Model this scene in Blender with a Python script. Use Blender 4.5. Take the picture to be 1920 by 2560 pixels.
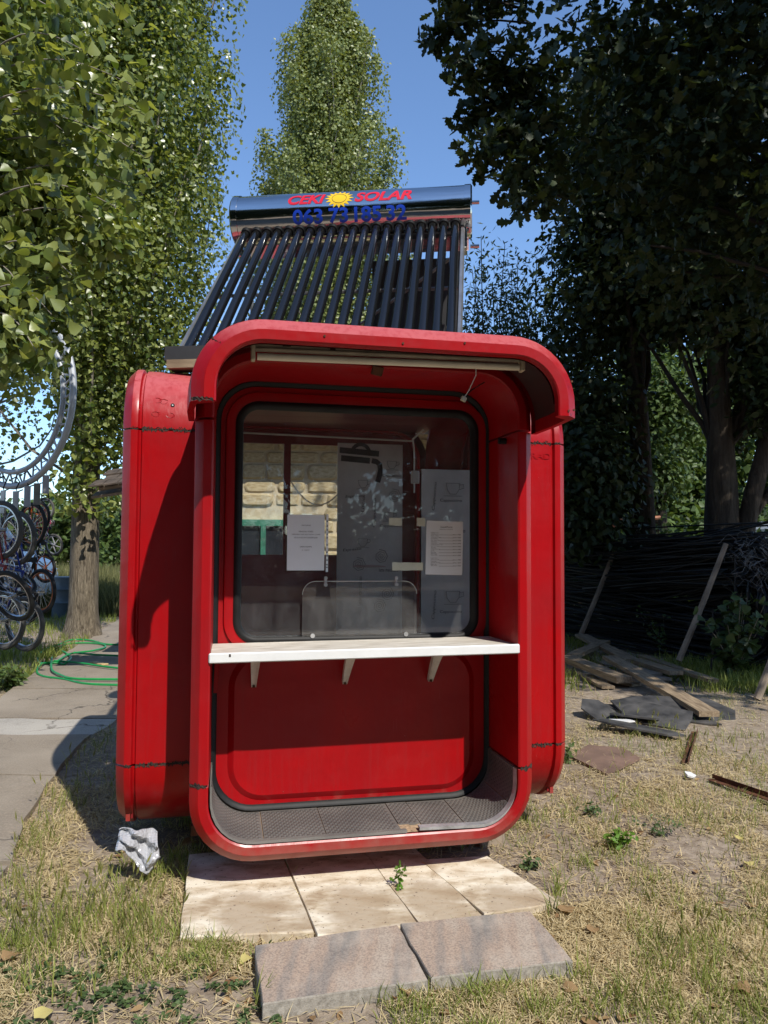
import bpy, bmesh, math, random
import numpy as np
from mathutils import Vector, Matrix, Euler
R = math.radians
random.seed(7); rng = np.random.default_rng(7)
for o in list(bpy.data.objects): bpy.data.objects.remove(o)
sc = bpy.context.scene; col = sc.collection

# ------------------------------------------------------------------ camera, sky, sun, exposure
CAM = Vector((0, 0, 1.6)); PITCH = 0.0464; ROLL = 0.0058; FPX = 1896.6
cam_d = bpy.data.cameras.new('camera'); cam = bpy.data.objects.new('camera', cam_d); col.objects.link(cam)
cam_d.sensor_fit = 'VERTICAL'; cam_d.sensor_height = 36; cam_d.lens = FPX / 2560 * 36; cam_d.clip_end = 3000; cam_d.clip_start = .05
_right = Vector((1, 0, 0)); _fwd = Vector((0, math.cos(PITCH), math.sin(PITCH))); _up = _right.cross(_fwd)
_r2 = _right * math.cos(ROLL) + _up * math.sin(ROLL); _u2 = -_right * math.sin(ROLL) + _up * math.cos(ROLL)
cam.matrix_world = Matrix(((_r2.x, _u2.x, -_fwd.x, CAM.x), (_r2.y, _u2.y, -_fwd.y, CAM.y), (_r2.z, _u2.z, -_fwd.z, CAM.z), (0, 0, 0, 1)))
sc.camera = cam
SUN = Vector((-.559, .904, -1.2)).normalized()          # the way the light travels
el = math.asin(-SUN.z); az = math.atan2(-SUN.x, -SUN.y)  # compass-like angle of the sun from +Y towards +X
w = bpy.data.worlds.new('World'); sc.world = w; w.use_nodes = True
nt = w.node_tree; bg = nt.nodes['Background']; sky = nt.nodes.new('ShaderNodeTexSky'); sky.sky_type = 'NISHITA'
sky.sun_disc = False; sky.sun_elevation = el; sky.sun_rotation = az; sky.altitude = 80; sky.air_density = 1.0; sky.dust_density = .15; sky.ozone_density = 6.0
nt.links.new(sky.outputs[0], bg.inputs[0]); bg.inputs[1].default_value = .16
sd = bpy.data.lights.new('sun', 'SUN'); sd.energy = 3.9; sd.angle = R(.53); sd.color = (1, .95, .87)
so = bpy.data.objects.new('sun', sd); col.objects.link(so); so.rotation_euler = SUN.to_track_quat('-Z', 'Y').to_euler(); so.location = (6, -8, 14)
vs = sc.view_settings; vs.view_transform = 'Standard'; vs.look = 'None'; vs.exposure = 0.45; vs.gamma = 1; vs.use_curve_mapping = False
sc.render.resolution_x = 768; sc.render.resolution_y = 1024
try:
    sc.cycles.max_bounces = 10; sc.cycles.transparent_max_bounces = 16
except Exception: pass

def ray(u, v):
    du, dv = u - 960, v - 1280
    x, y = (du * math.cos(ROLL) + dv * math.sin(ROLL)) / FPX, -(-du * math.sin(ROLL) + dv * math.cos(ROLL)) / FPX
    c, s = math.cos(PITCH), math.sin(PITCH)
    return Vector((x, c - y * s, s + y * c))
def at(u, v, Y): e = ray(u, v); return CAM + e * (Y / e.y)         # a point of the photograph at a known distance
def gnd(u, v, z=0.0): e = ray(u, v); return CAM + e * ((z - CAM.z) / e.z)   # a point of the photograph on the ground

# ------------------------------------------------------------------ materials
def nodes(name):
    m = bpy.data.materials.new(name); m.use_nodes = True
    return m, m.node_tree, m.node_tree.nodes['Principled BSDF']
def N(nt, typ, **kw):
    n = nt.nodes.new(typ)
    for k, v in kw.items(): setattr(n, k, v)
    return n
def ramp(nt, src, stops, interp='LINEAR'):
    r = N(nt, 'ShaderNodeValToRGB'); nt.links.new(src, r.inputs[0]); r.color_ramp.interpolation = interp
    e = r.color_ramp.elements
    while len(e) < len(stops): e.new(.5)
    for i, (p, c) in enumerate(stops):
        e[i].position = p; e[i].color = (c, c, c, 1) if isinstance(c, (int, float)) else (*c[:3], 1)
    return r.outputs[0]
def noise(nt, scale, detail=4, rough=.55, coord='Object', dist=0, stretch=None):
    tc = N(nt, 'ShaderNodeTexCoord'); n = N(nt, 'ShaderNodeTexNoise'); n.inputs['Scale'].default_value = scale
    n.inputs['Detail'].default_value = detail; n.inputs['Roughness'].default_value = rough; n.inputs['Distortion'].default_value = dist
    src = tc.outputs[coord]
    if stretch:
        mp = N(nt, 'ShaderNodeMapping'); mp.inputs['Scale'].default_value = stretch; nt.links.new(src, mp.inputs[0]); src = mp.outputs[0]
    nt.links.new(src, n.inputs['Vector']); return n.outputs['Fac']
def mix(nt, fac, a, b, mode='MIX'):
    m = N(nt, 'ShaderNodeMix', data_type='RGBA', blend_type=mode)
    for i, s in ((0, fac), (6, a), (7, b)):
        if hasattr(s, 'node'): nt.links.new(s, m.inputs[i])
        elif i == 0: m.inputs[0].default_value = s
        else: m.inputs[i].default_value = (*s[:3], 1)
    return m.outputs[2]
def bump(nt, bs, h, strength=.3, dist=.01, prev=None):
    b = N(nt, 'ShaderNodeBump'); b.inputs['Strength'].default_value = strength; b.inputs['Distance'].default_value = dist
    nt.links.new(h, b.inputs['Height'])
    if prev: nt.links.new(prev, b.inputs['Normal'])
    nt.links.new(b.outputs[0], bs.inputs['Normal']); return b.outputs[0]
def simple(name, c, rough=.6, metal=0, var=.25, scale=8, b=.0, c2=None, bscale=40, stretch=None, spec=.5):
    m, nt, bs = nodes(name)
    f = noise(nt, scale, 5, stretch=stretch)
    hi = c2 or tuple(min(1, x * (1 + var)) for x in c); lo = tuple(x * (1 - var) for x in c)
    nt.links.new(ramp(nt, f, [(.3, lo), (.7, hi)]), bs.inputs['Base Color'])
    bs.inputs['Roughness'].default_value = rough; bs.inputs['Metallic'].default_value = metal; bs.inputs['Specular IOR Level'].default_value = spec
    if b: bump(nt, bs, noise(nt, bscale, 4, stretch=stretch), b, .004)
    return m
def red_paint(name='red_paint', c=(.37, .0016, .0040), fade=.5):
    m, nt, bs = nodes(name)
    big = noise(nt, 2.2, 4, dist=.6); fine = noise(nt, 30, 5, .65); streak = noise(nt, 3, 5, .6, stretch=(14, 14, .8))
    base = mix(nt, ramp(nt, big, [(.3, 0), (.75, 1)]), c, (c[0] * .74, c[1] * 1.5, c[2] * 1.4))
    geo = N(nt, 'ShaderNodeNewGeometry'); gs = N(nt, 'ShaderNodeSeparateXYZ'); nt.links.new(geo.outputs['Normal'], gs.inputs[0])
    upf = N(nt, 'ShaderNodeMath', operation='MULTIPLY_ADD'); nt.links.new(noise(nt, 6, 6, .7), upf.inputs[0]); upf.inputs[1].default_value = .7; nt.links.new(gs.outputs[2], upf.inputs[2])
    base = mix(nt, ramp(nt, upf.outputs[0], [(.70, 0), (1.12, .55)]), base, (.56, .17, .17))     # sun-bleached, dusty top faces, with sky sheen painted into the pink
    scr = noise(nt, 9, 2, .5, dist=.2, stretch=(30, 30, .6)); scg = noise(nt, 3.3, 3)
    sm = N(nt, 'ShaderNodeMath', operation='MULTIPLY'); nt.links.new(ramp(nt, scr, [(.70, 0), (.73, 1)]), sm.inputs[0]); nt.links.new(ramp(nt, scg, [(.52, 0), (.60, .5)]), sm.inputs[1])
    base = mix(nt, sm.outputs[0], base, (.44, .07, .07))
    base = mix(nt, ramp(nt, noise(nt, 11, 7, .75), [(.60, 0), (.78, .45)]), base, (.17, .010, .010))
    base = mix(nt, ramp(nt, streak, [(.48, 0), (.72, .55)]), base, (.29, .010, .012))
    # faded chalky bloom where the coat is worn
    base = mix(nt, ramp(nt, noise(nt, 1.4, 6, .7), [(.52, 0), (.78, .30 * fade)]), base, (.46, .08, .08))
    # tiny chips and splashes
    v = N(nt, 'ShaderNodeTexVoronoi'); v.inputs['Scale'].default_value = 26; v.inputs['Randomness'].default_value = 1
    tc = N(nt, 'ShaderNodeTexCoord'); nt.links.new(tc.outputs['Object'], v.inputs['Vector'])
    sp = ramp(nt, v.outputs['Distance'], [(.03, 1), (.05, 0)])
    gate = ramp(nt, noise(nt, 9, 3), [(.60, 0), (.64, 1)])
    mm = N(nt, 'ShaderNodeMath', operation='MULTIPLY'); nt.links.new(sp, mm.inputs[0]); nt.links.new(gate, mm.inputs[1])
    base = mix(nt, mm.outputs[0], base, (.42, .30, .27))
    # dust film creeping up from the ground edge
    sx = N(nt, 'ShaderNodeSeparateXYZ'); nt.links.new(tc.outputs['Object'], sx.inputs[0])
    ad = N(nt, 'ShaderNodeMath', operation='MULTIPLY_ADD'); nt.links.new(noise(nt, 7, 6, .7), ad.inputs[0]); ad.inputs[1].default_value = -.35; nt.links.new(sx.outputs[2], ad.inputs[2])
    base = mix(nt, ramp(nt, ad.outputs[0], [(-.06, .40), (.13, 0)]), base, (.27, .17, .13))
    nt.links.new(base, bs.inputs['Base Color'])
    nt.links.new(ramp(nt, big, [(.3, .26), (.8, .46)]), bs.inputs['Roughness'])
    bs.inputs['Specular IOR Level'].default_value = .32
    b = bump(nt, bs, noise(nt, 4, 3), .5, .016)
    bump(nt, bs, noise(nt, 40, 5, .6, stretch=(1.6, 1.6, .35)), .22, .0022, b)
    return m
def leaf_mat(name, c1, c2, rough=.45, trans=.35, spec=.5):
    m, nt, bs = nodes(name)
    g = N(nt, 'ShaderNodeNewGeometry')
    colr = ramp(nt, g.outputs['Random Per Island'], [(0, c1), (1, c2)])
    nt.links.new(colr, bs.inputs['Base Color']); bs.inputs['Roughness'].default_value = rough; bs.inputs['Specular IOR Level'].default_value = spec
    tr = N(nt, 'ShaderNodeBsdfTranslucent'); tcol = mix(nt, 1.0, colr, (1.35, 1.25, .5), 'MULTIPLY'); nt.links.new(tcol, tr.inputs[0])
    mx = N(nt, 'ShaderNodeMixShader'); mx.inputs[0].default_value = trans
    nt.links.new(bs.outputs[0], mx.inputs[1]); nt.links.new(tr.outputs[0], mx.inputs[2])
    nt.links.new(mx.outputs[0], nt.nodes['Material Output'].inputs[0]); return m
def glass_mat(name, tint=(.9, .92, .92), dirt=.05, ior=1.5, gain=1.8, dcol=(.42, .41, .40)):
    m, nt, bs = nodes(name); nt.nodes.remove(bs)
    t = N(nt, 'ShaderNodeBsdfTransparent'); t.inputs[0].default_value = (*tint, 1)
    g = N(nt, 'ShaderNodeBsdfGlossy'); g.inputs['Roughness'].default_value = .01
    fr = N(nt, 'ShaderNodeFresnel'); fr.inputs[0].default_value = ior
    mu = N(nt, 'ShaderNodeMath', operation='MULTIPLY', use_clamp=True); nt.links.new(fr.outputs[0], mu.inputs[0]); mu.inputs[1].default_value = gain
    mx = N(nt, 'ShaderNodeMixShader'); nt.links.new(mu.outputs[0], mx.inputs[0]); nt.links.new(t.outputs[0], mx.inputs[1]); nt.links.new(g.outputs[0], mx.inputs[2])
    d = N(nt, 'ShaderNodeBsdfDiffuse'); d.inputs[0].default_value = (*dcol, 1)
    n1 = ramp(nt, noise(nt, 5, 6, .7, stretch=(1, 1, .5)), [(.35, dirt * .4), (.8, dirt * 2.2)])
    v = N(nt, 'ShaderNodeTexVoronoi'); v.inputs['Scale'].default_value = 70
    tc = N(nt, 'ShaderNodeTexCoord'); nt.links.new(tc.outputs['Object'], v.inputs['Vector'])
    sp = ramp(nt, v.outputs['Distance'], [(.06, .5), (.11, 0)]); gate = ramp(nt, noise(nt, 6, 3), [(.56, 0), (.64, 1)])
    mm = N(nt, 'ShaderNodeMath', operation='MULTIPLY'); nt.links.new(sp, mm.inputs[0]); nt.links.new(gate, mm.inputs[1])
    ad = N(nt, 'ShaderNodeMath', operation='MAXIMUM', use_clamp=True); nt.links.new(n1, ad.inputs[0]); nt.links.new(mm.outputs[0], ad.inputs[1])
    m2 = N(nt, 'ShaderNodeMixShader'); nt.links.new(ad.outputs[0], m2.inputs[0]); nt.links.new(mx.outputs[0], m2.inputs[1]); nt.links.new(d.outputs[0], m2.inputs[2])
    nt.links.new(m2.outputs[0], nt.nodes['Material Output'].inputs[0]); return m
M = {}
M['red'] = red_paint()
M['inner_sheet'] = simple('painted_canopy_shade', (.10, .006, .006), .7, var=.5, scale=5, c2=(.03, .012, .010))  # brownish inside of the canopy, with its shade painted into the dark red
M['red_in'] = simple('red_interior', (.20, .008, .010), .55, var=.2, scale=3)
M['red_sticker'] = simple('red_lettering', (.62, .01, .03), .35, var=.05)
M['blue_sticker'] = simple('blue_lettering', (.010, .05, .42), .35, var=.08)
M['yellow_sticker'] = simple('yellow_lettering', (.80, .52, .01), .35, var=.06)
M['ink'] = simple('black_ink', (.02, .02, .022), .7, var=.1)
M['rubber'] = simple('black_rubber', (.008, .008, .008), .55, var=.4, scale=12, b=.15, spec=.3)
M['filler'] = simple('crumbling_seam_filler', (.035, .022, .016), .95, var=.8, scale=60, b=.9, bscale=90)
M['white_paint'] = simple('white_edge_paint', (.72, .72, .70), .4, var=.06, b=.1)
M['bracket'] = simple('cream_bracket_paint', (.62, .60, .54), .45, var=.12, scale=20)
M['ply'] = simple('weathered_plywood', (.50, .45, .37), .7, var=.25, scale=6, c2=(.72, .69, .62), b=.2, stretch=(1.2, 9, 9))
M['lamp_enamel'] = simple('yellowed_lamp_enamel', (.50, .43, .30), .5, var=.2, scale=14)
M['lamp_tube'] = simple('dusty_tube_glass', (.66, .60, .46), .35, var=.1)
M['rust'] = simple('rusty_iron', (.10, .04, .02), .85, .3, var=.6, scale=18, b=.5)
M['mat_rubber'] = simple('dusty_rubber_base', (.10, .094, .086), .75, var=.2, scale=3, c2=(.175, .158, .138), b=.3)
M['stud_rubber'] = simple('worn_rubber_stud', (.055, .053, .050), .55, var=.2, scale=3, c2=(.10, .094, .085), b=.2)
M['alu'] = simple('grey_aluminium_strip', (.42, .42, .42), .5, .5, var=.3, scale=20, b=.2)
M['chipboard'] = simple('bare_chipboard', (.36, .25, .15), .9, var=.4, scale=60, b=.5)
M['steel'] = None
def steel():
    m, nt, bs = nodes('polished_steel'); bs.inputs['Metallic'].default_value = 1
    f = noise(nt, 3, 5, .6, stretch=(.5, 6, 6))
    nt.links.new(ramp(nt, f, [(.3, (.50, .50, .49)), (.7, (.68, .68, .67))]), bs.inputs['Base Color'])
    nt.links.new(ramp(nt, noise(nt, 4, 6, .7, stretch=(.4, 5, 5)), [(.35, .04), (.75, .17)]), bs.inputs['Roughness'])
    bump(nt, bs, noise(nt, 2.2, 4, .6, stretch=(.5, 3, 3)), .10, .02); return m
M['steel'] = steel()
def tube_glass():
    m, nt, bs = nodes('coated_solar_tube_glass')
    bs.inputs['Base Color'].default_value = (.008, .008, .008, 1)
    bs.inputs['Specular IOR Level'].default_value = .5; bs.inputs['Coat Weight'].default_value = .25; bs.inputs['Coat Roughness'].default_value = .02; bs.inputs['Coat IOR'].default_value = 1.5
    nt.links.new(ramp(nt, noise(nt, 30, 5), [(.4, .04), (.8, .16)]), bs.inputs['Roughness']); return m
M['tube_glass'] = tube_glass()
M['frame_metal'] = simple('galvanised_frame', (.34, .34, .34), .4, .8, var=.2)
M['dark_board'] = simple('dark_grey_board', (.03, .03, .032), .7, var=.2)
M['glass'] = glass_mat('dusty_window_glass', tint=(.96, .97, .97), dirt=.06, gain=1.05, dcol=(.6, .6, .6))
M['perspex'] = glass_mat('scratched_clear_plastic', tint=(.93, .94, .94), dirt=.10, gain=1.4)
M['pane'] = glass_mat('plain_window_glass', tint=(.97, .98, .98), dirt=.02, gain=1.0)
M['paper'] = simple('white_printed_paper', (.82, .86, .88), .6, var=.03)
M['sleeve'] = glass_mat('clear_plastic_sleeve', tint=(.95, .96, .96), dirt=.04, gain=2.2)
M['tape'] = simple('yellowed_adhesive_tape', (.62, .63, .50), .5, var=.15)
M['foil'] = simple('grey_printed_foil', (.72, .71, .69), .45, var=.10, scale=5, b=.1)
M['print_grey'] = simple('charcoal_print', (.035, .035, .04), .6, var=.1)
M['pink'] = simple('pink_smear', (.62, .46, .44), .6, var=.1)
M['wire'] = simple('white_cable_sheath', (.62, .60, .55), .5, var=.1)
M['trav'] = simple('travertine_stone', (.42, .34, .25), .75, var=.4, scale=5, c2=(.72, .65, .54), b=.35, bscale=55, stretch=(1, 3, 1))
def travertine():
    m, nt, bs = nodes('travertine_stone')
    a = noise(nt, 4, 6, .65, dist=.4, stretch=(1, 2.4, 1)); bl = noise(nt, 1.7, 5, .6)
    c = ramp(nt, a, [(.36, (.38, .285, .18)), (.45, (.58, .49, .35)), (.56, (.74, .67, .53))])
    c = mix(nt, ramp(nt, bl, [(.50, 0), (.60, .75)]), c, (.34, .25, .155))
    pits = ramp(nt, noise(nt, 60, 3, .6), [(.30, 1), (.36, 0)])
    c = mix(nt, pits, c, (.16, .11, .07)); nt.links.new(c, bs.inputs['Base Color']); bs.inputs['Roughness'].default_value = .8
    b = bump(nt, bs, noise(nt, 60, 3, .6), .6, .004); bump(nt, bs, a, .25, .01, b); return m
M['trav'] = travertine()
def pinkpaver():
    m, nt, bs = nodes('pink_grey_paver')
    tc = N(nt, 'ShaderNodeTexCoord'); mp = N(nt, 'ShaderNodeMapping'); mp.inputs['Rotation'].default_value = (0, 0, R(-12)); mp.inputs['Scale'].default_value = (5.5, .8, 1); nt.links.new(tc.outputs['Object'], mp.inputs[0])
    n1 = N(nt, 'ShaderNodeTexNoise'); n1.inputs['Scale'].default_value = 1.6; n1.inputs['Detail'].default_value = 3; n1.inputs['Roughness'].default_value = .55; nt.links.new(mp.outputs[0], n1.inputs['Vector'])
    c = ramp(nt, n1.outputs['Fac'], [(.36, (.20, .185, .165)), (.44, (.30, .25, .205)), (.54, (.41, .305, .225)), (.66, (.43, .345, .265))])
    c = mix(nt, ramp(nt, noise(nt, 130, 4, .7), [(.40, .55), (.56, 0)]), c, (.12, .10, .085)); c = mix(nt, ramp(nt, noise(nt, 5, 6, .7), [(.50, 0), (.75, .55)]), c, (.50, .44, .36))
    geo = N(nt, 'ShaderNodeNewGeometry'); gs = N(nt, 'ShaderNodeSeparateXYZ'); nt.links.new(geo.outputs['Normal'], gs.inputs[0])
    c = mix(nt, ramp(nt, gs.outputs[2], [(.3, 1), (.8, 0)]), c, ramp(nt, noise(nt, 45, 5, .7), [(.35, (.20, .18, .15)), (.65, (.38, .35, .30))]))     # grey concrete core below the coloured face
    nt.links.new(c, bs.inputs['Base Color']); bs.inputs['Roughness'].default_value = .9
    bump(nt, bs, noise(nt, 130, 4, .7), .7, .003); return m
M['paver'] = pinkpaver()
def concrete(name, lo, hi):
    m, nt, bs = nodes(name)
    c = ramp(nt, noise(nt, 1.1, 7, .62), [(.33, lo), (.68, hi)])
    c = mix(nt, ramp(nt, noise(nt, 90, 3), [(.45, 0), (.75, .5)]), c, tuple(x * 1.5 for x in hi))
    c = mix(nt, ramp(nt, noise(nt, 3.2, 6, .7, dist=1.5), [(.58, 0), (.72, .5)]), c, tuple(x * .55 for x in lo))
    nt.links.new(c, bs.inputs['Base Color']); bs.inputs['Roughness'].default_value = .92
    v = N(nt, 'ShaderNodeTexVoronoi', feature='DISTANCE_TO_EDGE'); v.inputs['Scale'].default_value = .9; tc = N(nt, 'ShaderNodeTexCoord'); ns = N(nt, 'ShaderNodeTexNoise'); ns.inputs['Scale'].default_value = 3; ns.inputs['Detail'].default_value = 5
    va = N(nt, 'ShaderNodeVectorMath', operation='MULTIPLY_ADD'); va.inputs[1].default_value = (.5, .5, .5); nt.links.new(tc.outputs['Object'], ns.inputs['Vector']); nt.links.new(ns.outputs['Color'], va.inputs[0]); nt.links.new(tc.outputs['Object'], va.inputs[2]); nt.links.new(va.outputs[0], v.inputs['Vector'])
    cm = N(nt, 'ShaderNodeMath', operation='MULTIPLY'); nt.links.new(ramp(nt, v.outputs['Distance'], [(.004, 1), (.010, 0)]), cm.inputs[0]); nt.links.new(ramp(nt, noise(nt, .9, 2), [(.50, 0), (.56, .8)]), cm.inputs[1])
    c = mix(nt, cm.outputs[0], c, (.05, .04, .03)); nt.links.new(c, bs.inputs['Base Color'])
    bump(nt, bs, noise(nt, 120, 4), .5, .003); return m
M['concrete'] = concrete('worn_path_concrete', (.185, .15, .11), (.285, .24, .185))
M['concrete_light'] = concrete('pale_path_concrete', (.30, .275, .24), (.40, .37, .32))
def soil():
    m, nt, bs = nodes('dry_soil')
    a = noise(nt, .55, 6, .6); f = noise(nt, 14, 6, .7); ff = noise(nt, 70, 4, .7)
    c = ramp(nt, a, [(.36, (.24, .19, .14)), (.50, (.33, .27, .205)), (.64, (.37, .305, .23))])
    c = mix(nt, ramp(nt, f, [(.42, .55), (.60, 0)]), c, (.13, .092, .06))
    c = mix(nt, ramp(nt, ff, [(.55, 0), (.75, .5)]), c, (.42, .34, .24))
    nt.links.new(c, bs.inputs['Base Color']); bs.inputs['Roughness'].default_value = .97; bs.inputs['Specular IOR Level'].default_value = .16
    b = bump(nt, bs, f, .7, .02); bump(nt, bs, ff, .7, .006, b); return m
M['soil'] = soil()
def bark(name, lo, hi, sc_=7):
    m, nt, bs = nodes(name)
    f = noise(nt, sc_, 6, .65, dist=.8, stretch=(1.8, 1.8, .22)); g = noise(nt, 30, 5, .7, stretch=(1.5, 1.5, .5))
    c = ramp(nt, f, [(.36, lo), (.62, hi)]); c = mix(nt, .35, c, ramp(nt, g, [(.3, lo), (.7, hi)])); nt.links.new(c, bs.inputs['Base Color'])
    bs.inputs['Roughness'].default_value = .95; bs.inputs['Specular IOR Level'].default_value = .2
    b = bump(nt, bs, f, 1.0, .05); bump(nt, bs, g, .6, .01, b); return m
M['bark'] = bark('grey_brown_bark', (.045, .034, .024), (.30, .25, .18), 15)
M['bark_dark'] = bark('dark_bark', (.03, .024, .018), (.10, .08, .06))
M['twig'] = simple('pale_twig', (.24, .21, .17), .85, var=.3)
M['twig_dark'] = simple('dark_twig', (.03, .024, .018), .9, var=.3)
M['poplar'] = leaf_mat('poplar_leaf', (.080, .13, .022), (.34, .38, .11), .33, .40, .7)
M['poplar_far'] = leaf_mat('far_poplar_leaf', (.135, .175, .042), (.28, .31, .105), .42, .30, .5)
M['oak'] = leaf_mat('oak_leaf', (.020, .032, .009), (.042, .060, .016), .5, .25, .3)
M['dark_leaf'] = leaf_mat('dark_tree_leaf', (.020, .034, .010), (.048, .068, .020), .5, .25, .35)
M['mid_leaf'] = leaf_mat('mid_green_leaf', (.060, .105, .026), (.125, .18, .058), .5, .3, .35)
M['willow'] = leaf_mat('narrow_leaf', (.035, .055, .020), (.075, .10, .04), .5, .3, .35)
M['shrub'] = leaf_mat('shrub_leaf', (.045, .075, .022), (.085, .13, .045), .45, .25, .4)
M['weed'] = leaf_mat('weed_leaf', (.050, .085, .028), (.10, .15, .05), .6, .2, .3)
M['bright_weed'] = leaf_mat('bright_weed_leaf', (.09, .19, .02), (.14, .26, .035), .5, .3, .3)
M['green_grass'] = leaf_mat('green_grass_blade', (.13, .175, .032), (.31, .34, .090), .6, .3, .25)
M['barley'] = leaf_mat('wild_barley', (.17, .19, .05), (.36, .34, .12), .65, .3, .2)
M['straw'] = leaf_mat('dry_straw', (.33, .255, .135), (.68, .565, .33), .75, .2, .2)
M['dead_leaf'] = leaf_mat('dead_leaf', (.16, .085, .04), (.40, .27, .13), .8, .15, .2)
M['yellow_leaf'] = leaf_mat('yellow_fallen_leaf', (.50, .42, .12), (.60, .52, .22), .7, .2, .2)
M['wheat'] = leaf_mat('tall_field_grass', (.08, .09, .03), (.20, .19, .08), .7, .2, .2)
M['wood'] = simple('weathered_plank', (.20, .135, .075), .85, var=.35, scale=3, c2=(.36, .27, .17), b=.4, stretch=(1.5, 14, 14))
M['wood_pole'] = simple('grey_pole_wood', (.24, .19, .14), .9, var=.4, scale=5, b=.4)
M['sheet'] = simple('black_roofing_sheet', (.030, .030, .032), .55, var=.5, scale=5, c2=(.10, .095, .09), b=.3)
M['pipe'] = simple('black_poly_pipe', (.011, .011, .012), .45, var=.4, scale=6)
M['hose'] = simple('green_hose', (.01, .26, .06), .4, var=.15)
M['net'] = simple('wire_netting', (.20, .20, .20), .6, .6, var=.2)
M['orange'] = simple('faded_orange_paint', (.45, .14, .06), .7, var=.3, c2=(.40, .20, .12))
M['van'] = simple('white_van_paint', (.62, .64, .66), .3, var=.04)
M['dark_glass'] = simple('dark_vehicle_glass', (.02, .025, .03), .08, var=.2)
M['tyre'] = simple('tyre_rubber', (.018, .018, .018), .75, var=.3)
M['tyre_grey'] = simple('dusty_tyre_rubber', (.075, .072, .066), .8, var=.25)
M['chrome'] = simple('dull_chrome', (.55, .55, .56), .25, .9, var=.1)
M['truss'] = simple('painted_truss_steel', (.42, .44, .46), .5, .2, var=.1)
M['stone'] = simple('ochre_wall_stone', (.46, .34, .16), .9, var=.35, scale=5, c2=(.58, .49, .31), b=.6, bscale=25)
M['mortar'] = simple('lime_mortar', (.50, .42, .28), .95, var=.2, scale=9, b=.7, bscale=30)
M['green_paint'] = simple('flaking_green_paint', (.03, .16, .10), .6, var=.4, scale=12)
M['shingle'] = simple('old_wood_shingle', (.085, .065, .05), .92, var=.5, scale=6, b=.6)
M['bubble'] = None
def bubble():
    m, nt, bs = nodes('bubble_wrap'); v = N(nt, 'ShaderNodeTexVoronoi'); v.inputs['Scale'].default_value = 60; v.inputs['Randomness'].default_value = .3
    tc = N(nt, 'ShaderNodeTexCoord'); nt.links.new(tc.outputs['Object'], v.inputs['Vector'])
    bs.inputs['Base Color'].default_value = (.46, .47, .50, 1); bs.inputs['Roughness'].default_value = .12; bs.inputs['Specular IOR Level'].default_value = .8; bs.inputs['Alpha'].default_value = .86
    bump(nt, bs, v.outputs['Distance'], .6, .010); return m
M['bubble'] = bubble()

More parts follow.
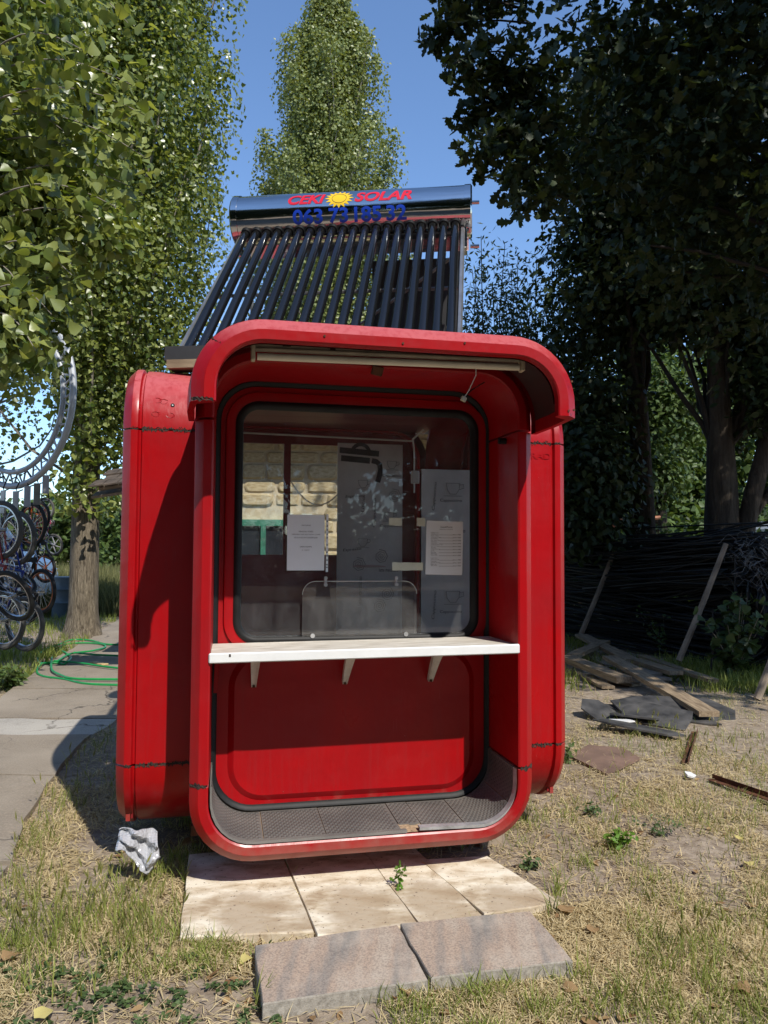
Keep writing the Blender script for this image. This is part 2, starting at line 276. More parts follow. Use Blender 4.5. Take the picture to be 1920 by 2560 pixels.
# ------------------------------------------------------------------ mesh helpers
class MB:
    def __init__(s): s.v = []; s.f = []
    def add(s, vs, fs):
        k = len(s.v); s.v += [tuple(p) for p in vs]; s.f += [tuple(i + k for i in f) for f in fs]; return s
    def box(s, c, d, rot=None, bev=0.0):
        x, y, z = d[0] / 2, d[1] / 2, d[2] / 2
        if bev:
            b = min(bev, x * .9, y * .9, z * .9); vs = []
            for sx in (-1, 1):
                for sy in (-1, 1):
                    for sz in (-1, 1):
                        vs += [Vector((sx * x, sy * (y - b), sz * (z - b))), Vector((sx * (x - b), sy * y, sz * (z - b))), Vector((sx * (x - b), sy * (y - b), sz * z))]
            bm = bmesh.new()
            for p in vs: bm.verts.new(p)
            bmesh.ops.convex_hull(bm, input=bm.verts); bm.verts.index_update()
            pts = [p.co.copy() for p in bm.verts]; fs = [[q.index for q in f.verts] for f in bm.faces]; bm.free()
        else:
            pts = [Vector((a, b, e)) for a in (-x, x) for b in (-y, y) for e in (-z, z)]
            fs = [(0, 1, 3, 2), (4, 6, 7, 5), (0, 4, 5, 1), (2, 3, 7, 6), (0, 2, 6, 4), (1, 5, 7, 3)]
        if rot is not None: pts = [rot @ p for p in pts]
        return s.add([p + Vector(c) for p in pts], fs)
    def tube(s, pts, r, n=8, cap=True, closed=False):
        pts = [Vector(p) for p in pts]; m = len(pts)
        rs = list(r) if hasattr(r, '__len__') else [r] * m
        up = None; k = len(s.v)
        for i, p in enumerate(pts):
            a = pts[(i - 1) % m] if (closed or i > 0) else p; b = pts[(i + 1) % m] if (closed or i < m - 1) else p
            t = (b - a).normalized() if (b - a).length > 1e-9 else Vector((0, 0, 1))
            if up is None: up = t.orthogonal().normalized()
            else:
                up = (up - t * up.dot(t)); up = up.normalized() if up.length > 1e-6 else t.orthogonal().normalized()
            bi = t.cross(up)
            for j in range(n):
                th = 2 * math.pi * j / n; s.v.append(tuple(p + (up * math.cos(th) + bi * math.sin(th)) * rs[i]))
        for i in range(m if closed else m - 1):
            for j in range(n):
                a0 = k + i * n; b0 = k + ((i + 1) % m) * n; s.f.append((a0 + j, a0 + (j + 1) % n, b0 + (j + 1) % n, b0 + j))
        if cap and not closed:
            s.f.append(tuple(k + j for j in range(n))[::-1]); s.f.append(tuple(k + (m - 1) * n + j for j in range(n)))
        return s
    def grid(s, rows, closed_u=False, closed_v=False):
        k = len(s.v); nu = len(rows); nv = len(rows[0])
        for r_ in rows: s.v += [tuple(p) for p in r_]
        for i in range(nu if closed_u else nu - 1):
            for j in range(nv if closed_v else nv - 1):
                a = k + i * nv; b = k + ((i + 1) % nu) * nv; s.f.append((a + j, a + (j + 1) % nv, b + (j + 1) % nv, b + j))
        return s
    def prism(s, poly, z0, z1):
        n = len(poly); k = len(s.v)
        s.v += [(p[0], p[1], z0) for p in poly] + [(p[0], p[1], z1) for p in poly]
        s.f.append(tuple(range(k, k + n))[::-1]); s.f.append(tuple(range(k + n, k + 2 * n)))
        for i in range(n): s.f.append((k + i, k + (i + 1) % n, k + n + (i + 1) % n, k + n + i))
        return s
    def build(s, name, mat, parent=None, smooth=False, loc=None, rz=None, sharp=40):
        me = bpy.data.meshes.new(name); me.from_pydata(s.v, [], s.f); me.update()
        bm = bmesh.new(); bm.from_mesh(me); bmesh.ops.recalc_face_normals(bm, faces=bm.faces); bm.to_mesh(me); bm.free()
        me.materials.append(M[mat] if isinstance(mat, str) else mat)
        if smooth:
            me.polygons.foreach_set('use_smooth', [True] * len(me.polygons)); me.set_sharp_from_angle(angle=R(sharp))
        o = bpy.data.objects.new(name, me); col.objects.link(o)
        if parent: o.parent = parent
        if loc is not None: o.location = loc
        if rz is not None: o.rotation_euler = (0, 0, rz)
        return o
def tag(o, label=None, cat=None, group=None, kind=None):
    if label: o['label'] = label
    if cat: o['category'] = cat
    if group: o['group'] = group
    if kind: o['kind'] = kind
    return o
def empty(name, loc=(0, 0, 0), rz=0):
    o = bpy.data.objects.new(name, None); col.objects.link(o); o.location = loc; o.rotation_euler = (0, 0, rz); o.empty_display_size = .1; return o
def fastmesh(name, V, F, mat, parent=None, kind=None):
    V = np.ascontiguousarray(V, dtype=np.float32); F = np.ascontiguousarray(F, dtype=np.int32)
    me = bpy.data.meshes.new(name); me.vertices.add(len(V)); me.vertices.foreach_set('co', V.ravel())
    me.loops.add(F.size); me.polygons.add(len(F)); me.polygons.foreach_set('loop_start', np.arange(0, F.size, F.shape[1], dtype=np.int32))
    me.loops.foreach_set('vertex_index', F.ravel()); me.update(calc_edges=True)
    me.materials.append(M[mat] if isinstance(mat, str) else mat)
    o = bpy.data.objects.new(name, me); col.objects.link(o)
    if parent: o.parent = parent
    if kind: o['kind'] = kind
    return o
def unit(a): return a / np.maximum(np.linalg.norm(a, axis=-1, keepdims=True), 1e-9)
def vnoise(x, y, s, seed=0):
    x = np.asarray(x) * s; y = np.asarray(y) * s; xi = np.floor(x).astype(int); yi = np.floor(y).astype(int); fx = x - xi; fy = y - yi
    fx = fx * fx * (3 - 2 * fx); fy = fy * fy * (3 - 2 * fy)
    def h(a, b): n = np.sin(a * 127.1 + b * 311.7 + seed * 74.7) * 43758.5453; return n - np.floor(n)
    return (h(xi, yi) * (1 - fx) + h(xi + 1, yi) * fx) * (1 - fy) + (h(xi, yi + 1) * (1 - fx) + h(xi + 1, yi + 1) * fx) * fy
def text_mesh(s, shear=0, offset=0, align='CENTER', spacing=1.0):
    cu = bpy.data.curves.new('t', 'FONT'); cu.body = s; cu.shear = shear; cu.offset = offset; cu.align_x = align; cu.resolution_u = 4; cu.space_character = spacing
    o = bpy.data.objects.new('t', cu); col.objects.link(o); dg = bpy.context.evaluated_depsgraph_get(); dg.update()
    me = bpy.data.meshes.new_from_object(o.evaluated_get(dg)); bpy.data.objects.remove(o); bpy.data.curves.remove(cu)
    vs = [v.co.copy() for v in me.vertices]; fs = [tuple(p.vertices) for p in me.polygons]; bpy.data.meshes.remove(me); return vs, fs
def fit_text(s, w_, h_, **kw):
    vs, fs = text_mesh(s, **kw)
    x0 = min(v.x for v in vs); x1 = max(v.x for v in vs); y0 = min(v.y for v in vs); y1 = max(v.y for v in vs)
    return [Vector(((v.x - (x0 + x1) / 2) / (x1 - x0) * w_, (v.y - (y0 + y1) / 2) / (y1 - y0) * h_, 0)) for v in vs], fs

# ------------------------------------------------------------------ ground
def gz(x, y):
    x = np.asarray(x, float); y = np.asarray(y, float)
    near = np.clip(1 - (np.hypot(x, y - 5) - 10) / 20, 0, 1)
    return ((vnoise(x, y, .7, 1) - .5) * .05 + (vnoise(x, y, 2.3, 2) - .5) * .022 + (vnoise(x, y, 7, 3) - .5) * .012) * near - .012
def axis_coords(lo, hi, far):
    a = list(np.arange(lo, hi, .07)); out = []
    s = .1; p = hi
    while p < far: p += s; s *= 1.22; out.append(p)
    s = .1; p = lo; neg = []
    while p > -far: p -= s; s *= 1.22; neg.append(p)
    return np.array(neg[::-1] + a + out)
gx = axis_coords(-5, 6, 900); gy = axis_coords(1.2, 10, 900)
GX, GY = np.meshgrid(gx, gy); nvx, nvy = len(gx), len(gy)
GV = np.stack([GX, GY, gz(GX, GY)], -1).reshape(-1, 3)
ii = np.arange((nvy - 1) * nvx).reshape(nvy - 1, nvx)[:, :-1].ravel()
ground = fastmesh('ground', GV, np.stack([ii, ii + 1, ii + nvx + 1, ii + nvx], 1), 'soil'); tag(ground, kind='structure')
ground.data.polygons.foreach_set('use_smooth', [True] * len(ground.data.polygons))

# concrete path on the left
def lerp(a, b, t): return a + (b - a) * t
PR = [(-1.50, 2.2), (-1.85, 3.84), (-2.06, 4.44), (-2.26, 5.26), (-2.36, 5.75), (-2.42, 6.4), (-2.42, 7.0), (-2.45, 8.4), (-2.75, 10.2), (-3.2, 13.), (-4.2, 19.)]
PL = [(-3.6, 2.2), (-3.6, 3.84), (-3.62, 4.44), (-3.65, 5.26), (-3.68, 5.75), (-3.70, 6.4), (-3.74, 7.0), (-4.05, 8.4), (-4.5, 10.2), (-5.0, 13.), (-6.2, 19.)]
path = empty('path', (-3, 6, 0)); tag(path, kind='structure')
spans = [(0, 1, 'concrete'), (1, 3, 'concrete'), (3, 5, 'concrete'), (5, 6, 'concrete_light'), (6, 7, 'concrete'), (7, 8, 'concrete'), (8, 10, 'concrete')]
for k, (a, b, mt) in enumerate(spans):
    mb = MB(); rows = []
    for i in range(a, b + 1):
        sub = 1 if i == b else 4
        for q in range(sub):
            t = q / sub; j = min(i + 1, b)
            l = Vector((*PL[i], 0)).lerp(Vector((*PL[j], 0)), t); r_ = Vector((*PR[i], 0)).lerp(Vector((*PR[j], 0)), t)
            if i == a and q == 0: l.y += .012; r_.y += .012
            if i == b: l.y -= .012; r_.y -= .012
            row = []
            for e in range(13):
                p = l.lerp(r_, e / 12); wob = (float(vnoise(p.x * 1, k * 7.3, 3, 5)) - .5) * .07 if (i in (a, b) and q == 0) else 0
                edge = (float(vnoise(p.y, 3.1, 4, 6)) - .5) * .07 if e in (0, 12) else 0
                row.append((p.x + edge, p.y + wob, .022 + .004 * (k % 3) + (float(vnoise(p.x, p.y, 1.1, 8)) - .5) * .012))
            rows.append(row)
    mb.grid(rows)
    top = list(range(len(mb.v))); nr, nc = len(rows), 13
    rim = [i for i in range(nc)] + [i * nc + nc - 1 for i in range(1, nr)] + [(nr - 1) * nc + j for j in range(nc - 2, -1, -1)] + [i * nc for i in range(nr - 2, 0, -1)]
    base = len(mb.v); mb.v += [(mb.v[i][0], mb.v[i][1], -.06) for i in rim]
    for q in range(len(rim)): mb.f.append((rim[q], rim[(q + 1) % len(rim)], base + (q + 1) % len(rim), base + q))
    mb.build('path_slab', mt, path, loc=(3, -6, 0))

# ------------------------------------------------------------------ kiosk
A = 0.2085; KX, KY = -.1404, 4.0113; ca, sa = math.cos(A), math.sin(A)
def KW(x, y, z=0): return Vector((KX + x * ca - y * sa, KY + x * sa + y * ca, z))
def KL(p): X, Y = p[0] - KX, p[1] - KY; return Vector((X * ca + Y * sa, -X * sa + Y * ca, p[2] if len(p) > 2 else 0))
W = 1.195; WP = .828; YP = -.40; ZB, ZT, RR = .157, 2.55, .36; D = 1.66; RC = .29; ZS0, ZS1 = .52, 2.187
kiosk = empty('kiosk', (KX, KY, 0), A)
tag(kiosk, 'red rounded fibreglass kiosk with big window, white counter and overhanging canopy', 'kiosk')
def rr(part, hw, z0, z1, r, cx=0, seg=9, zs0=ZS0, zs1=ZS1, gap=.006):
    P = []
    def arc(ox, oz, a0, a1):
        for i in range(seg + 1):
            a = R(a0 + (a1 - a0) * i / seg); P.append((ox + r * math.cos(a), oz + r * math.sin(a), math.cos(a), math.sin(a)))
    if part == 'top':
        P.append((cx - hw, zs1 + gap, -1, 0)); arc(cx - hw + r, z1 - r, 180, 90)
        for t in (.25, .5, .75): P.append((cx + (-hw + r) * (1 - 2 * t), z1, 0, 1))
        arc(cx + hw - r, z1 - r, 90, 0); P.append((cx + hw, zs1 + gap, 1, 0))
    elif part == 'bottom':
        P.append((cx - hw, zs0 - gap, -1, 0)); arc(cx - hw + r, z0 + r, 180, 270)
        for t in (.25, .5, .75): P.append((cx + (-hw + r) * (1 - 2 * t), z0, 0, -1))
        arc(cx + hw - r, z0 + r, 270, 360); P.append((cx + hw, zs0 - gap, 1, 0))
    elif part == 'left': P = [(cx - hw, lerp(zs0 + gap, zs1 - gap, i / 6), -1, 0) for i in range(7)]
    elif part == 'right': P = [(cx + hw, lerp(zs0 + gap, zs1 - gap, i / 6), 1, 0) for i in range(7)]
    elif part == 'all':
        arc(cx - hw + r, z1 - r, 180, 90); arc(cx + hw - r, z1 - r, 90, 0); arc(cx + hw - r, z0 + r, 0, -90); arc(cx - hw + r, z0 + r, -90, -180)
    return P
def sweep(mb, piece, prof, axis='y', ends=True, closed=False):
    rows = []
    for (p, z, nx, nz) in piece:
        if axis == 'y': rows.append([(p + nx * d, t, z + nz * d) for t, d in prof])
        else: rows.append([(t, p + nx * d, z + nz * d) for t, d in prof])
    k = len(mb.v); mb.grid(rows, closed_u=closed)
    if ends and not closed:
        n = len(prof); mb.f.append(tuple(range(k, k + n))); mb.f.append(tuple(range(k + (len(rows) - 1) * n, k + len(rows) * n))[::-1])
    return mb
# front and rear collars
pf = [(.004, 0), (-.352, 0), (-.360, -.002), (-.397, -.037), (-.400, -.042), (-.400, -.078), (-.394, -.086), (.06, -.092), (.06, -.07)]
for nm, part in (('collar_post', 'left'), ('collar_post', 'right'), ('collar_sill', 'bottom'), ('collar_arch', 'top')):
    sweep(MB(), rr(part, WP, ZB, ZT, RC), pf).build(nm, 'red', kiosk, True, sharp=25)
pb = [(D - .004 - t, d) for t, d in pf]
for nm, part in (('collar_post', 'left'), ('collar_post', 'right'), ('collar_sill', 'bottom'), ('collar_arch', 'top')):
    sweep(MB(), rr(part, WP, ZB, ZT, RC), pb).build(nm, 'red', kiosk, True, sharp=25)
# side wings, each of four shells with a ridged rim at the outer end
for s in (-1, 1):
    px = [(s * (WP - .02), -.03), (s * (WP - .02), 0), (s * 1.098, 0), (s * 1.104, -.010), (s * 1.112, -.011), (s * 1.120, .006), (s * 1.130, .008), (s * 1.152, .007), (s * 1.188, -.028), (s * W, -.040), (s * W, -.10), (s * 1.13, -.11)]
    wing = MB()
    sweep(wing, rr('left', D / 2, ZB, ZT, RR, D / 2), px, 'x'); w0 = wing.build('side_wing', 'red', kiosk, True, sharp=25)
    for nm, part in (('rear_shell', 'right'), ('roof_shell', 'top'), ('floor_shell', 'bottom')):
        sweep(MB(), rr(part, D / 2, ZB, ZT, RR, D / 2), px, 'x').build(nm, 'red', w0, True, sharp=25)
    MB().box((s * 1.14, D / 2, .64), (.02, D - .2, .84)).build('end_panel', 'red', w0)
    ef = MB()
    for (y0, y1, z0, z1) in ((.1, D - .1, 2.34, 2.45), (.1, .2, 1.06, 2.34), (D - .2, D - .1, 1.06, 2.34)): ef.box((s * 1.14, (y0 + y1) / 2, (z0 + z1) / 2), (.02, y1 - y0, z1 - z0))
    ef.build('side_window_frame', 'red', w0); MB().add([(s * 1.14, .2, 1.06), (s * 1.14, D - .2, 1.06), (s * 1.14, D - .2, 2.34), (s * 1.14, .2, 2.34)], [(0, 1, 2, 3)]).build('side_pane', 'pane', w0)
    for (x, y, z) in ((s * .985, .0, 0),):
        pass
# roof and floor between the wings
MB().box((0, D / 2, ZT - .02), (2 * WP + .02, D, .04)).build('roof', 'dark_board', kiosk)
MB().box((0, D / 2, .205), (1.4, D + .3, .04)).build('floor', 'rubber', kiosk)
MB().box((0, D / 2, .185), (2 * WP, D, .05)).build('floor_frame', 'rust', kiosk)
# dark crumbling filler in the open seams
def seam(pts, nrm, wdt, seed):
    mb = MB(); random.seed(seed); rows = []
    n = len(pts)
    up, dn, mid = [], [], []
    for i, p in enumerate(pts):
        p = Vector(p); nn = Vector(nrm[i])
        a = .004 + random.random() ** 2 * wdt; b = .004 + random.random() ** 2 * wdt; pr = random.uniform(-.004, .005)
        up.append(p + Vector((0, 0, a)) + nn * .0015); dn.append(p - Vector((0, 0, b)) + nn * .0015); mid.append(p + nn * pr)
    mb.grid([up, mid, dn]); return mb
def wing_pts(s, z, x0, x1, n=60): return [(lerp(s * x0, s * x1, i / n), 0, z + .003 * math.sin(i * .5)) for i in range(n + 1)]
for s in (-1, 1):
    for k, z in enumerate((ZS0, ZS1)):
        seam(wing_pts(s, z, .84, 1.10), [(0, -1, 0)] * 61, .012, 11 + k + s).build('seam_filler', 'filler', kiosk)
        o2 = [(s * (1.118 + .034 * i / 8), -.007, z) for i in range(9)]
        seam(o2, [(0, -1, 0)] * 9, .008, 31 + k + s).build('seam_filler', 'filler', kiosk)
for s in (-1, 1):
    pts = [(s * lerp(.826, .790, i / 6), lerp(-.362, -.398, i / 6), ZS0) for i in range(7)] + [(s * lerp(.786, .752, i / 6), -.40, ZS0) for i in range(7)]
    seam(pts, [(0, -1, 0)] * 14, .014, 51 + s).build('seam_filler', 'filler', kiosk)
# canopy over the front, clipped round the collar arch
cp = [(-.352, .004), (-.352, .030), (-.60, .026), (-.842, .004), (-.850, .001), (-.896, -.046), (-.900, -.052), (-.900, -.092), (-.895, -.098), (-.862, -.100), (-.856, -.094), (-.80, -.020), (-.60, -.001), (-.41, .002)]
cb = rr('top', WP, ZB, ZT - .022, RC, zs1=2.178, gap=0, seg=12)
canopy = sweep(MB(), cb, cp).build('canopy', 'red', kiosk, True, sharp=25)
sweep(MB(), cb[1:-1], [(-.852, -.102), (-.797, -.0225), (-.60, -.0035), (-.412, -.0005)], ends=False).build('canopy_shade_sheet', 'inner_sheet', canopy, True, sharp=60)  # sheet added under the canopy to carry the painted shade
# cracked flap and filler on the canopy's left corner
a0 = 138; mb = MB(); rows = []
for i in range(9):
    a = R(a0 - i * 5.2); c0 = Vector((-WP + RC + math.cos(a) * (RC + .004), 0, ZT - .022 - RC + math.sin(a) * (RC + .004)))
    rows.append([(c0.x, -.846, c0.z), (c0.x, -.80, c0.z + .004 + .003 * (i % 2)), (c0.x + .003, -.66, c0.z + .022)])
mb.grid(rows).build('lifted_flap', 'red', canopy)
pts = [(-WP + RC + math.cos(R(a0 - 1)) * (RC - q), -.85 - .9 * q, ZT - .022 - RC + math.sin(R(a0 - 1)) * (RC - q)) for q in [i * .006 for i in range(9)]]
seam(pts, [(-.3, -.9, .3)] * 9, .012, 71).build('crack_filler', 'filler', canopy)
seam([(lerp(-.826, -.74, i / 10), -.902 + (.03 if i < 2 else 0), 2.181) for i in range(11)], [(0, -1, 0)] * 11, .010, 77).build('crack_filler', 'filler', canopy)
for (x, z) in ((.30, 2.47), (-.30, 2.462), (.03, 2.452), (.775, 2.20), (.80, 2.205), (.79, 2.33)):
    MB().tube([(x, -.897, z), (x, -.904, z)], .005, 8).build('rivet', 'rust', canopy)
# facade: red panel with a window opening and a raised bead below
PW, P0, P1, PRd, PY = .736, .262, 2.458, .21, .03
WX0, WX1, WZ0, WZ1, WR = -.632, .672, 1.105, 2.350, .115
def ring(x0, x1, z0, z1, r, seg=9):
    return rr('all', (x1 - x0) / 2, z0, z1, r, (x0 + x1) / 2, seg)
ro, ri = ring(-PW, PW, P0, P1, PRd), ring(WX0, WX1, WZ0, WZ1, WR)
mb = MB(); mb.grid([[(p[0], PY, p[1]) for p in ro], [(p[0], PY, p[1]) for p in ri], [(p[0], PY + .05, p[1]) for p in ri]], closed_v=True)
facade = mb.build('facade_panel', 'red', kiosk)
bead = [(PY + .002, .034), (PY - .010, .012), (PY - .016, 0), (PY - .014, -.03), (PY - .012, -.10)]
rb_ = ring(-.625, .625, .335, 1.03, .15)
mb = MB(); sweep(mb, rb_, bead, closed=True)
n = len(bead); mb.f.append(tuple(i * n + n - 1 for i in range(len(rb_)))); mb.build('pressed_panel', 'red', facade, True, sharp=30)
fr = [(PY + .001, .058), (PY - .014, .052), (PY - .016, .040), (PY - .012, .004), (PY + .002, .002)]
sweep(MB(), ring(WX0, WX1, WZ0, WZ1, WR), fr, closed=True).build('window_frame', 'red', facade, True, sharp=30)
gk = [(PY + .004, .008), (PY - .016, .006), (PY - .022, -.006), (PY - .018, -.024), (PY - .002, -.034), (PY + .02, -.034)]
sweep(MB(), ring(WX0, WX1, WZ0, WZ1, WR), gk, closed=True).build('window_gasket', 'rubber', facade, True, sharp=50)
og = [(PY + .01, .010), (PY - .014, .009), (PY - .020, 0), (PY - .014, -.018), (PY + .004, -.026)]
sweep(MB(), ring(-PW, PW, P0, P1, PRd), og, closed=True).build('facade_gasket', 'rubber', facade, True, sharp=50)
g = ring(WX0 + .02, WX1 - .02, WZ0 + .02, WZ1 - .02, WR - .02)
mb = MB(); mb.v = [(p[0], PY + .012, p[1]) for p in g]; mb.f = [tuple(range(len(g)))]; mb.build('window_pane', 'glass', facade)
# loose red strip of trim hanging on the left jamb, hole and wedge on the right
MB().box((-.716, -.02, .985), (.022, .012, .24), Euler((0, R(1.5), 0)).to_matrix(), .002).build('trim_strip', 'red', facade)
MB().tube([(.738, -.24, 2.155), (.70, -.24, 2.155)], .016, 14).build('cable_hole', 'rubber', kiosk)
MB().box((.02, -.41, 2.448), (.055, .02, .045), Euler((R(25), R(12), 0)).to_matrix(), .003).build('clip', 'rust', canopy)
# maker's letters pressed into the wing, and pressed marks on the other wing
vs_, fs_ = fit_text('IMGRAD', .22, .034, offset=.008)
MB().add([(v.x + .985, -.0035, v.y + 2.115) for v in vs_], fs_).build('pressed_lettering', 'red', kiosk)
mb = MB()
for (cx, cz) in ((-1.03, 2.34), (-1.0, 2.335), (-1.035, 2.265), (-.965, 2.262)):
    for q in range(3):
        a = random.uniform(0, 6); pts = [(cx + .014 * math.cos(a + t * .8) * (1 + .3 * q), 0, cz + .014 * math.sin(a + t * .8)) for t in range(5)]
        pts = [(p[0], .36 - math.sqrt(max(0, .36 ** 2 - max(0, p[2] - 2.19) ** 2)) + .0, p[2]) for p in pts]
        mb.tube(pts, .0014, 5)
mb.build('pressed_mark', 'red', kiosk)['kind'] = 'stuff'
zz = 2.315; yy = .36 - math.sqrt(.36 ** 2 - (zz - 2.19) ** 2)
MB().tube([(-.955, yy + .012, zz), (-.955, yy - .003, zz + .001)], .010, 12).build('bolt_hole', 'rubber', kiosk)
MB().tube([(-.955, yy, zz), (-.955, yy - .005, zz + .001)], .004, 8).build('bolt', 'alu', kiosk)

# studded rubber mat tiles on the sill, curving up the corners
hwI, zI, rI = WP - .092, ZB + .092, RC - .092
def sill_path(n=160):
    L1 = .07; arc = rI * math.pi / 2; st = 2 * (hwI - rI); tot = 2 * (arc + L1) + st; out = []
    for i in range(n + 1):
        s_ = tot * i / n
        if s_ < L1: out.append((-hwI, zI + rI + L1 - s_, 1, 0))
        elif s_ < L1 + arc: a = R(180) + (s_ - L1) / rI; out.append((-hwI + rI + rI * math.cos(a), zI + rI + rI * math.sin(a), -math.cos(a), -math.sin(a)))
        elif s_ < L1 + arc + st: out.append((-hwI + rI + s_ - arc - L1, zI, 0, 1))
        elif s_ < L1 + 2 * arc + st: a = R(270) + (s_ - L1 - arc - st) / rI; out.append((hwI - rI + rI * math.cos(a), zI + rI + rI * math.sin(a), -math.cos(a), -math.sin(a)))
        else: out.append((hwI, zI + rI + s_ - (L1 + 2 * arc + st), -1, 0))
    return out, tot
SP, STOT = sill_path()
def sp_at(s_):
    f = max(0, min(.99999, s_ / STOT)) * (len(SP) - 1); i = int(f); t = f - i; a, b = SP[i], SP[i + 1]
    return tuple(lerp(a[q], b[q], t) for q in range(4))
MB().grid([[(x + nx * .0006, -.39, z + nz * .0006), (x + nx * .0006, PY, z + nz * .0006)] for (x, z, nx, nz) in SP]).build('mat_underlay', 'chipboard', kiosk)
cuts = [0, .43, .72, 1.08, 1.19, 1.40, 1.66, STOT]
cuts = [min(c, STOT) for c in cuts]
for k in range(len(cuts) - 1):
    s0, s1 = cuts[k] + .0022, cuts[k + 1] - .0022
    if s1 - s0 < .02: continue
    th = .006 + .0015 * (k % 2); rows = []; m_ = max(2, int((s1 - s0) / .03)); yf = -.378 + .01 * random.random(); yb = PY - .02
    if k == 3: yf = -.30
    if k == 2: yf = -.36
    for i in range(m_ + 1):
        x, z, nx, nz = sp_at(lerp(s0, s1, i / m_)); jit = random.uniform(-.008, .010) if k in (1, 2, 3) else 0
        rows.append([(x + nx * .001, yf + jit, z + nz * .001), (x + nx * th, yf + jit, z + nz * th), (x + nx * th, yb, z + nz * th), (x + nx * .001, yb, z + nz * .001)])
    mb = MB(); mb.grid(rows); q = len(mb.v)
    mb.f += [(0, 1, 2, 3), (q - 1, q - 2, q - 3, q - 4)]
    tile = mb.build('rubber_mat', 'mat_rubber', kiosk)
    st = MB(); p_ = .0240; row = 0; yv = yf + .016
    while yv < yb - .012:
        sv = s0 + .012 + (p_ / 2 if row % 2 else 0)
        while sv < s1 - .009:
            x, z, nx, nz = sp_at(sv); T = Vector((nz, 0, -nx)); Nn = Vector((nx, 0, nz)); c = Vector((x, yv, z)) + Nn * th; k0 = len(st.v)
            for rad, hh in ((.0094, -.0005), (.0080, .0018)):
                for j in range(7):
                    a = j * 2 * math.pi / 7; st.v.append(tuple(c + T * rad * math.cos(a) + Vector((0, 1, 0)) * rad * math.sin(a) + Nn * hh))
            st.f += [(k0 + j, k0 + (j + 1) % 7, k0 + 7 + (j + 1) % 7, k0 + 7 + j) for j in range(7)] + [tuple(k0 + 7 + j for j in range(7))]
            sv += p_
        yv += p_ * .866; row += 1
    if st.v: tag(st.build('mat_studs', 'stud_rubber', tile), kind='stuff')
x0_, x1_ = sp_at(.98)[0], sp_at(1.12)[0]
MB().box(((x0_ + x1_) / 2, -.335, zI + .003), (.16, .09, .005)).build('bare_patch', 'chipboard', kiosk)
pts = []
for i in range(40):
    s_ = lerp(1.16, STOT, i / 39); x, z, nx, nz = sp_at(s_); lift = max(0, .012 * (1 - (s_ - 1.16) / .5)) + .006
    pts.append((x + nx * lift, -.386, z + nz * lift))
mb = MB(); rows = []
for i, p in enumerate(pts):
    x, z, nx, nz = sp_at(lerp(1.16, STOT, i / 39)); rows.append([(p[0], p[1] - .014, p[2] - nz * .010 - 0), (p[0], p[1] - .015, p[2] + nz * .004), (p[0] + nx * .004, p[1] + .022, p[2] + nz * .005), (p[0], p[1] + .022, p[2])])
mb.grid(rows, closed_v=True); mb.build('edge_strip', 'alu', kiosk, True, sharp=30)
rows = []
for i in range(26):
    s_ = lerp(0, 1.10, i / 25); x, z, nx, nz = sp_at(s_); j = random.uniform(0, .006)
    rows.append([(x + nx * .002, -.398, z + nz * .0), (x + nx * (.009 + j), -.395, z + nz * (.009 + j)), (x + nx * .010, -.365, z + nz * .010)])
MB().grid(rows).build('edge_strip', 'mat_rubber', kiosk)

# counter shelf with three brackets
counter = empty('counter', (0, 0, 0)); counter.parent = kiosk
rot = Euler((0, R(-.45), 0)).to_matrix()
MB().box((0, -.19, 1.104), (1.485, .398, .018), rot, .003).build('shelf_board', 'ply', counter)
MB().box((-.002, -.402, 1.098), (1.494, .020, .046), rot, .005).build('shelf_edge', 'white_paint', counter)
MB().box((-.655, -.404, 1.105), (.008, .02, .012), rot).build('edge_notch', 'filler', counter)
for (x, tilt, L_) in ((-.530, 0, 0), (-.062, 0, 0), (.387, R(-4), 0)):
    b = MB(); rows = []
    for t in (0, .25, .5, .75, 1):
        y = lerp(-.27, -.012, t ** .8); z = lerp(1.088, .885, t); wv = lerp(.026, .012, t); dx = math.tan(tilt) * (z - 1.08)
        rows.append([(x + dx - wv, y, z), (x + dx - wv * .35, y + .006, z + .002), (x + dx + wv * .35, y + .006, z + .002), (x + dx + wv, y, z), (x + dx + wv, y + .03, z + .012), (x + dx - wv, y + .03, z + .012)])
    b.grid(rows, closed_v=True); b.f.append((24, 25, 26, 27, 28, 29)); br = b.build('shelf_bracket', 'bracket', counter, False)
    MB().tube([(x + math.tan(tilt) * -.19, -.026, .892), (x + math.tan(tilt) * -.19, -.006, .892)], .007, 8).build('screw', 'rust', br)
    MB().box((x, -.15, 1.090), (.022, .27, .006)).build('bracket_arm', 'bracket', br)

# interior: rear facade with panes, printed foil on the walls
YR = D + .02
back = MB()
for (x0, x1, z0, z1) in ((-.74, .74, .26, 1.54), (-.74, .74, 2.36, 2.46), (-.74, -.64, 1.54, 2.36), (-.262, -.212, 1.54, 2.36), (.16, .74, 1.54, 2.36)):
    back.box(((x0 + x1) / 2, YR, (z0 + z1) / 2), (x1 - x0, .03, z1 - z0))
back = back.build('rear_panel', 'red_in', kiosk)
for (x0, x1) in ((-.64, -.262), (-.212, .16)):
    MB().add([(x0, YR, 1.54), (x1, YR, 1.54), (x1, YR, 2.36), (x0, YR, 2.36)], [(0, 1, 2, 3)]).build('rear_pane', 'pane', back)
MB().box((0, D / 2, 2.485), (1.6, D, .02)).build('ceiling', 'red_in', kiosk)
for s in (-1, 1): MB().box((s * 1.122, D / 2, .64), (.01, D - .22, .82)).build('inner_sheet', 'red_in', kiosk)
foilm = MB().box((.385, YR - .03, 1.52), (.50, .006, 1.72), None, .002).build('foil_panel', 'foil', kiosk)
foilr = MB().box((.84, 1.18, 1.40), (.36, .006, 1.50), None, .002).build('foil_panel', 'foil', kiosk)
